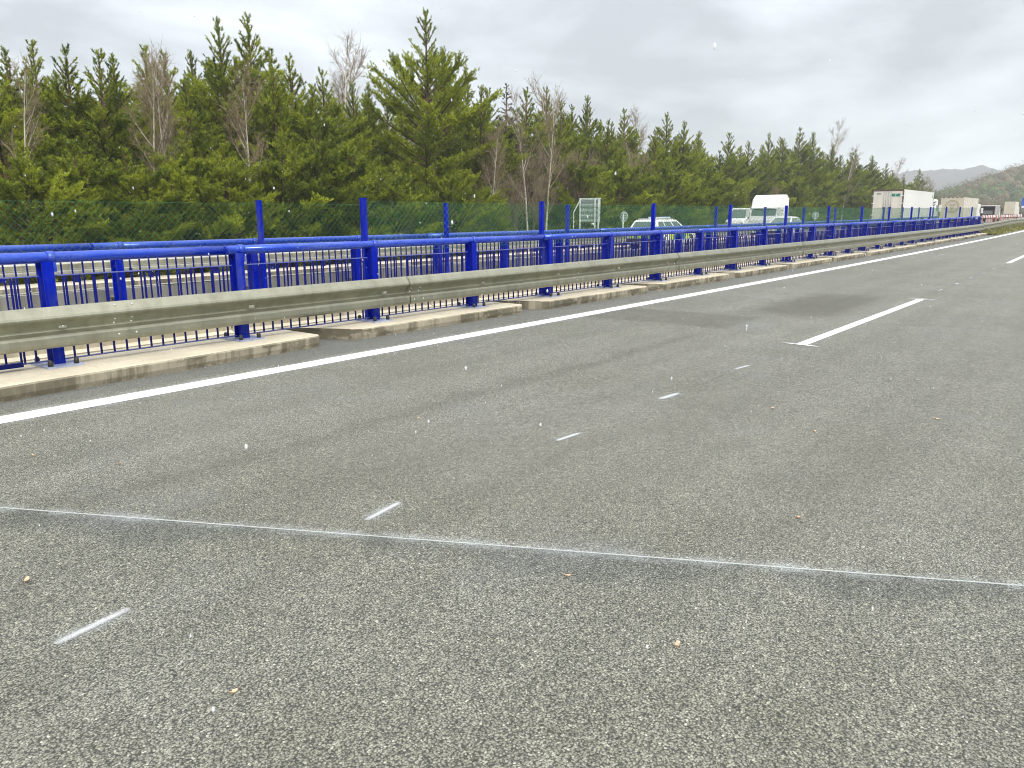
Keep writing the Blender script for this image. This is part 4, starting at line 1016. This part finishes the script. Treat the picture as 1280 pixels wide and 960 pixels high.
ORD = ['first', 'second', 'third', 'fourth', 'fifth', 'sixth', 'seventh', 'eighth', 'ninth', 'tenth', 'eleventh', 'twelfth', 'thirteenth', 'fourteenth', 'fifteenth', 'sixteenth', 'seventeenth', 'eighteenth', 'nineteenth', 'twentieth']
def nth(i): return ORD[i] if i < 20 else ('twenty-'+ORD[i-20] if i < 29 else ('thirtieth' if i == 29 else ('thirty-'+ORD[i-30] if i < 39 else ('fortieth' if i == 39 else 'forty-'+ORD[i-40]))))
front = [(10.6, 31, 7.6), (11.9, 33, 8.4), (13.2, 34, 9.1), (13.9, 33, 8.9), (14.6, 32, 8.7), (15.7, 33, 8.9), (18.1, 35, 9.8), (19.5, 36, 9.8), (18.7, 33, 8.4), (21.0, 36.5, 10.3), (21.7, 35, 11.6), (24.1, 36, 12.1), (23.2, 33, 9.5), (24.8, 34, 10.1), (24.2, 31.6, 8.6), (26.1, 33, 9.7), (28.8, 34, 9.6), (30.3, 34.5, 9.7), (36.1, 34, 12.1), (37.0, 32, 10.0), (48.1, 37, 11.5), (52.0, 38, 12.2), (49.5, 35, 10.6), (52.7, 36, 10.8), (55.5, 36.5, 11.9), (53.1, 33, 9.5), (58.8, 35, 11.0), (60.8, 33, 9.2), (67.5, 35.5, 11.3), (68.0, 34, 10.5), (76.2, 36.5, 10.4), (85.0, 37, 11.0), (90.4, 37, 10.4), (96.7, 37, 11.7), (102.0, 37, 11.4), (107.6, 37, 13.4), (110.1, 36, 13.0), (112.2, 35.2, 10.1), (117.2, 35.5, 11.8), (127.0, 35, 11.6), (132.3, 34, 10.8), (145.1, 35, 10.2), (163.4, 36, 9.2), (180.6, 37, 10.8)]
front.sort(key=lambda p: p[0]/p[1])
pr_ = random.Random(99)
for i, (x, y, h) in enumerate(front):
    pool = [p for p in PINES if abs(p[2]-h) < 2.6] or PINES
    plant('pine_tree', pool[pr_.randrange(len(pool))], 'green pine in the main row of the wood, %s from the left' % nth(i), 'tree', x, y, h, pr_.uniform(0, 6.28), 'pines along the edge of the wood', None, pr_.uniform(.92, 1.12))
plant('pine_tree', BIG, 'tallest broad pine with open top, standing above the rest left of centre', 'tree', 31.4, 31, 13.1, 0.6, None)
plant('spruce_tree', SPR, 'dark narrow spruce just right of the tallest pine', 'tree', 45.6, 37, 11.8, .3, None)
lows = [(10.3, 28.5, 4.8), (12.0, 29, 5.1), (13.6, 28.5, 4.9), (16.0, 29, 5.6), (17.4, 28.5, 5.3), (20.5, 29, 5.8), (22.4, 29, 6.4), (24.0, 28.5, 5.7), (26.4, 28.5, 4.9), (30.3, 28.5, 5.0), (33.8, 29, 4.2), (44.8, 30, 6.6), (49.1, 29.5, 6.8), (53.0, 29.6, 6.0), (57.4, 30, 6.6), (62.5, 31, 6.0), (66.9, 31.6, 6.8), (99.7, 34.8, 7.4), (106.5, 35.0, 6.4), (115.4, 35.6, 7.3), (122.0, 33, 6.5), (139.0, 34, 7.0), (154.0, 35, 7.0), (171, 36, 7.5)]
lows.sort(key=lambda p: p[0]/p[1])
for i, (x, y, h) in enumerate(lows):
    plant('pine_tree', LOWP[pr_.randrange(3)], 'low bushy young pine at the foot of the wood, %s from the left' % nth(i), 'tree', x, y, h, pr_.uniform(0, 6.28), 'young pines at the foot of the wood', None, pr_.uniform(.95, 1.2))
mids = []
mx_ = 10.5
while mx_ < 175:
    my = 37.5+pr_.uniform(-.7, 2.2) + (1.2 if 78 < mx_ < 112 else 0)
    near_h = sorted(front, key=lambda p: abs(p[0]/p[1]-mx_/my))[:3]
    mids.append((mx_, my, sum(p[2]*my/p[1] for p in near_h)/3*pr_.uniform(.84, .96))); mx_ += 2.1*(1+mx_/60)
mids.sort(key=lambda p: p[0]/p[1])
for i, (x, y, h) in enumerate(mids):
    plant('pine_tree', PINES[pr_.randrange(6)], 'pine filling the gaps just behind the main row, %s from the left' % nth(i), 'tree', x, y, h, pr_.uniform(0, 6.28), 'pines just behind the main row', None, pr_.uniform(1.05, 1.3))
back = []
bx = 9.0
while bx < 190:
    back.append((bx, 42.5+pr_.uniform(-1.5, 4), pr_.uniform(8.2, 9.6) if bx < 150 else pr_.uniform(7, 9))); bx += 3.4*(1+bx/190)
back.sort(key=lambda p: p[0]/p[1])
for i, (x, y, h) in enumerate(back):
    plant('pine_tree', PINES[pr_.randrange(6)], 'pine deeper in the wood behind the main row, %s from the left' % nth(i), 'tree', x, y, h, pr_.uniform(0, 6.28), 'pines deeper in the wood', None, pr_.uniform(1.0, 1.25))
bl = [(10.5, 29.6, 7.2, 1, 'bare white birch at the left edge of the photo'), (14.95, 29.6, 8.1, 0, 'bare white-trunked birch left of the leafy brown birch'), (15.65, 29.7, 8.0, 1, 'slim bare birch, second of the trio left of the brown-leaved birch'), (16.4, 29.9, 8.0, 1, 'slim bare birch, third of the trio left of the brown-leaved birch'),
      (30.1, 37, 12.2, 1, 'bare birch crown rising above the pines left of the tallest pine'), (31.6, 38.5, 11.6, 0, 'bare birch behind, close left of the tallest pine'), (34.7, 29.4, 7.4, 2, 'forked white birch right of the tallest pine'), (38.6, 29.6, 9.3, 1, 'straight white birch right of the forked birch'), (41.5, 30.4, 9.6, 0, 'bare birch in the brown patch above two blue mesh posts'), (51.2, 37, 12.0, 0, 'bare birch top behind the pines above the ribbed board'), (64.1, 36, 10.8, 0, 'pale bare birch crown above the round sign'), (52.5, 30.2, 7.2, 2, 'small forked birch above the police car'), (126.1, 39, 15.3, 1, 'tall bare tree standing above the pines left of the white trailer truck'), (119.4, 34.2, 11.0, 1, 'bare birch among dark pines above the second round sign'), (166.3, 38, 11.6, 0, 'brown bare tree behind the white trailer truck'), (176, 34, 8.6, 2, 'bare forked tree between the two trailer trucks'), (188, 36, 9.0, 0, 'bare pale tree above the beige trailer truck')]
for x, y, h, k, lab in bl: plant('birch_tree', BIR[k], lab, 'tree', x, y, h, pr_.uniform(0, 6.28), 'bare birches in the wood')
plant('birch_tree', BIRL, 'birch still holding brown dead leaves, left part of the wood', 'tree', 19.1, 29.5, 8.1, 1.1, 'bare birches in the wood')
sl = [(36.0, 28.6, 4.0, 0, 'bare tan shrub at the foot of the forked birch'), (39.6, 30, 5.4, 0, 'tall bare tan shrub between forked and straight birch'), (43.8, 30.2, 5.6, 1, 'brown-leaved shrub right of the straight birch'), (47.0, 31, 5.6, 0, 'bare tan shrub left of the ribbed board'), (31.8, 28.3, 3.2, 0, 'low bare shrub below the tallest pine'), (90.5, 33.6, 4.6, 1, 'reddish-brown leafy shrub right of the white truck cab'), (26.0, 28.0, 3.0, 0, 'low bare shrub left of the tallest pine')]
for x, y, h, k, lab in sl: plant('shrub', SHR[k], lab, 'shrub', x, y, h, pr_.uniform(0, 6.28), 'bare shrubs at the edge of the wood')

# ================================================================== hills behind
def hill_h(x, y):
    """wooded hillside ahead, rising towards the right of the photo"""
    if x < 330: return ground_z(x, y)
    along = sstep(330, 480, x)*(1-0.55*sstep(620, 900, x))
    prof = float(np.interp(y, [-160, -60, 12, 50, 60, 72, 80, 89, 106, 130, 240], [12, 24, 24, 19.5, 16.5, 11.5, 8.5, 5.5, 3.5, 2.5, 2]))
    return kvz(x)-2+along*max(0, prof)
structure(grid('hill', arange(320, 960, 16), arange(-160, 240, 10), lambda x, y: hill_h(x, y), 'hill_soil'))
def far_crowns(name, spots, mat, seed, nleaf, size):
    rng = np.random.default_rng(seed); n = len(spots); S = np.array(spots)
    C = np.repeat(S[:, :3], nleaf, 0); sc_ = np.repeat(S[:, 3], nleaf)
    d = norm(rng.normal(size=(len(C), 3)))*(rng.random(len(C))[:, None]**.45)
    P = C+d*sc_[:, None]*np.array([.42, .42, .62])+np.array([0, 0, 1])*sc_[:, None]*.62
    up_ = norm(d*.7+np.array([0, 0, .9])+rng.normal(0, .35, P.shape))*size*(1.6+2.2*rng.random(len(P)))[:, None]
    b_ = norm(rng.normal(size=P.shape))*size*(.35+.4*rng.random(len(P)))[:, None]
    V = np.stack([P-b_, P+b_, P+up_], 1).reshape(-1, 3)
    T = np.clip(np.repeat(np.repeat(rng.random(n), nleaf)*.8+rng.random(len(P))*.2, 3), 0, 1)
    return stuff(link(name, np_mesh(name, V, np.arange(len(V)).reshape(-1, 3), M[mat], T)))
def mounds(spots, seed):
    """one lumpy closed crown for each spot, as plain arrays"""
    bm = bmesh.new(); bmesh.ops.create_icosphere(bm, subdivisions=2, radius=1); iv = np.array([v.co[:] for v in bm.verts]); fi = np.array([[v.index for v in f.verts] for f in bm.faces]); bm.free()
    rng = np.random.default_rng(seed); S = np.array(spots); n = len(S)
    jit = rng.uniform(.80, 1.15, (n, len(iv), 1))
    V = S[:, None, :3]+iv[None]*jit*S[:, 3][:, None, None]*np.array([.33, .33, .46])+np.array([0, 0, .44])*S[:, 3][:, None, None]
    F = fi[None]+(np.arange(n)*len(iv))[:, None, None]
    T = np.clip(np.repeat(rng.random(n), len(iv))*.75+rng.random(n*len(iv))*.3, 0, 1)
    return V.reshape(-1, 3), F.reshape(-1, 3), T
def wood(name, spots, mat, seed, nleaf, size, label, core=True):
    o = far_crowns(name, spots, mat, seed, nleaf, size); me = o.data
    V0 = np.empty(len(me.vertices)*3, np.float32); me.vertices.foreach_get('co', V0); V0 = V0.reshape(-1, 3)
    T0 = np.empty(len(V0), np.float32); me.attributes['tint'].data.foreach_get('value', T0)
    if not core: tag(o, label, 'woods'); return o
    V1, F1, T1 = mounds(spots, seed+1)
    o.data = np_mesh(name, np.vstack([V0, V1]), np.vstack([np.arange(len(V0)).reshape(-1, 3), F1+len(V0)]), M[mat], np.concatenate([T0, T1]))
    tag(o, label, 'woods'); return o
hr = random.Random(17); s1, s2 = [], []
for i in range(3600):
    x = hr.uniform(345, 590); y = hr.uniform(-60, 150); z = hill_h(x, y)
    if x < 460 and y < 34: continue
    pine = hr.random() < (0.72 if z < 10 else 0.06)
    (s2 if pine else s1).append((x, y, z-.5, hr.uniform(5.0, 8.0)))
wood('far_wood', s1, 'far_wood', 5, 120, .20, 'bare brown deciduous wood covering the hillside at far right')
wood('far_wood', s2, 'far_pine', 6, 130, .20, 'green conifers along the foot of the hillside at far right')
s3 = []
for i in range(420):
    x = hr.uniform(185, 335); y = 30+hr.random()*70+(x-185)*.03
    s3.append((x, y, ground_z(x, y)-.5, hr.uniform(4.0, 6.6)))
wood('far_wood', s3, 'far_wood', 8, 260, .15, 'pale bare trees massed behind the beige trailer truck', False)
ridge = [(601.65, 118), (549, 128), (493, 133), (443, 133.5), (395, 136), (374, 139), (348.6, 132), (336.8, 127), (267, 104), (150, 80), (-200, 60)]
def mount_h(x, y):
    ys = [900]+[p[0] for p in ridge]+[-900]; hs = [60]+[p[1] for p in ridge]+[30]
    x = 2570+(x-1384)*2; y = y/.538; h = float(np.interp(-y, [-a for a in ys], hs)); t = max(0, 1-abs(x-2570)/ (650 if x < 2570 else 420)); rough = 3*math.sin(y*.021+x*.013)+2.0*math.sin(y*.07+1)+1.2*math.sin(y*.19+x*.02)+0.8*math.sin(y*.41)
    return (-3+(h+3+rough)*t**.8-1.5)*.538+1.5
structure(grid('mountain', arange(1040, 1600, 20), arange(-470, 470, 4), mount_h, 'mountain'))

# ================================================================== leaves on the road
lv = [(1.17, 2.10, 'tan fallen leaf lying alone near the bottom edge, left of centre', .030), (2.52, 1.72, 'tan fallen leaf just below the chalk line, near the middle', .028), (2.31, 1.10, 'pinkish curled leaf at lower right of centre', .030), (3.78, 1.17, 'small tan leaf above the chalk line, right of centre', .026), (3.99, 4.12, 'small brown leaf left of centre between edge line and chalk marks', .026), (6.37, 1.01, 'dark-edged leaf on the road at right', .040), (1.06, 3.50, 'torn tan leaf by the left edge below the chalk line', .034), (5.93, 2.10, 'thin pale leaf fragment right of the chalk marks', .034), (5.45, 1.62, 'pale leaf fragment right of the chalk marks, nearer the camera', .030), (1.79, 5.43, 'small pale leaf at left edge of the road below the white edge line', .026), (2.06, 4.82, 'pale leaf stalk at left between edge line and chalk line', .026)]
for i, (x, y, lab, r) in enumerate(lv):
    rl = random.Random(200+i); r = r*0.66; b = MB(); n = 9; top_, bot_ = [], []
    for j in range(n):
        a = 2*math.pi*j/n; rr = r*(.55+.45*abs(math.cos(a)))*rl.uniform(.65, 1.15)*(.8 if j % 2 else 1.0)
        z = .006+.012*(rr/r)**2*(.4+.6*abs(math.sin(a+1)))
        top_.append((rr*math.cos(a), rr*math.sin(a)*.75, z+.001)); bot_.append((rr*math.cos(a), rr*math.sin(a)*.75, z-.0005))
    b.loft([bot_, [(p[0]*.5, p[1]*.5, .004) for p in bot_], [(p[0]*.5, p[1]*.5, .0055) for p in top_], top_], caps=True)
    b.tube([(r*.9, 0, .010), (r*1.5, r*.1, .012)], [.0012, .0008], 4)
    tag(part('fallen_leaf', b, 'leaf_tan', None, (x, y, kvz(x)+.001), (0, 0, rl.uniform(0, 6.28))), lab, 'leaf', 'fallen leaves on the asphalt')

# ================================================================== falling snow
rng = np.random.default_rng(77); n = 9000
P = np.stack([rng.uniform(-1.5, 20, n), rng.uniform(-3, 20, n), rng.uniform(.05, 7.5, n)], 1)
P = np.vstack([P, np.stack([rng.uniform(-.1, 2.4, 90), rng.uniform(-.3, 2.2, 90), rng.uniform(.5, 2.3, 90)], 1)[:10]])
P = P[np.linalg.norm(P-np.array([0, 0, EYE]), axis=1) > .9]; n = len(P)
bm = bmesh.new(); bmesh.ops.create_icosphere(bm, subdivisions=1, radius=1); iv = np.array([v.co[:] for v in bm.verts]); fi = np.array([[v.index for v in f.verts] for f in bm.faces]); bm.free()
R = rng.uniform(.0012, .0032, n); jit = rng.uniform(.75, 1.25, (n, len(iv), 1))
V = P[:, None, :]+iv[None]*jit*R[:, None, None]*np.array([1, 1, 2.0])
F = fi[None]+(np.arange(n)*len(iv))[:, None, None]
o = stuff(link('falling_snow', np_mesh('falling_snow', V.reshape(-1, 3), F.reshape(-1, 3), M['snow']))); tag(o, 'scattered white snowflakes falling through the air', 'snow')

# ================================================================== haze
hz = MB(); hz.box(-3100, 3300, -3100, 3100, -5.0, 100.0)
me = hz.mesh('haze', M['snow']); me.materials.clear()
hm = bpy.data.materials.new('haze'); hm.use_nodes = True; nt = hm.node_tree; nt.nodes.clear()
ho = nt.nodes.new('ShaderNodeOutputMaterial'); pv = nt.nodes.new('ShaderNodeVolumePrincipled')
pv.inputs['Color'].default_value = (.90, .93, .97, 1); pv.inputs['Density'].default_value = 0.00052; pv.inputs['Anisotropy'].default_value = 0.0
nt.links.new(pv.outputs[0], ho.inputs['Volume']); me.materials.append(hm)
stuff(link('haze', me))
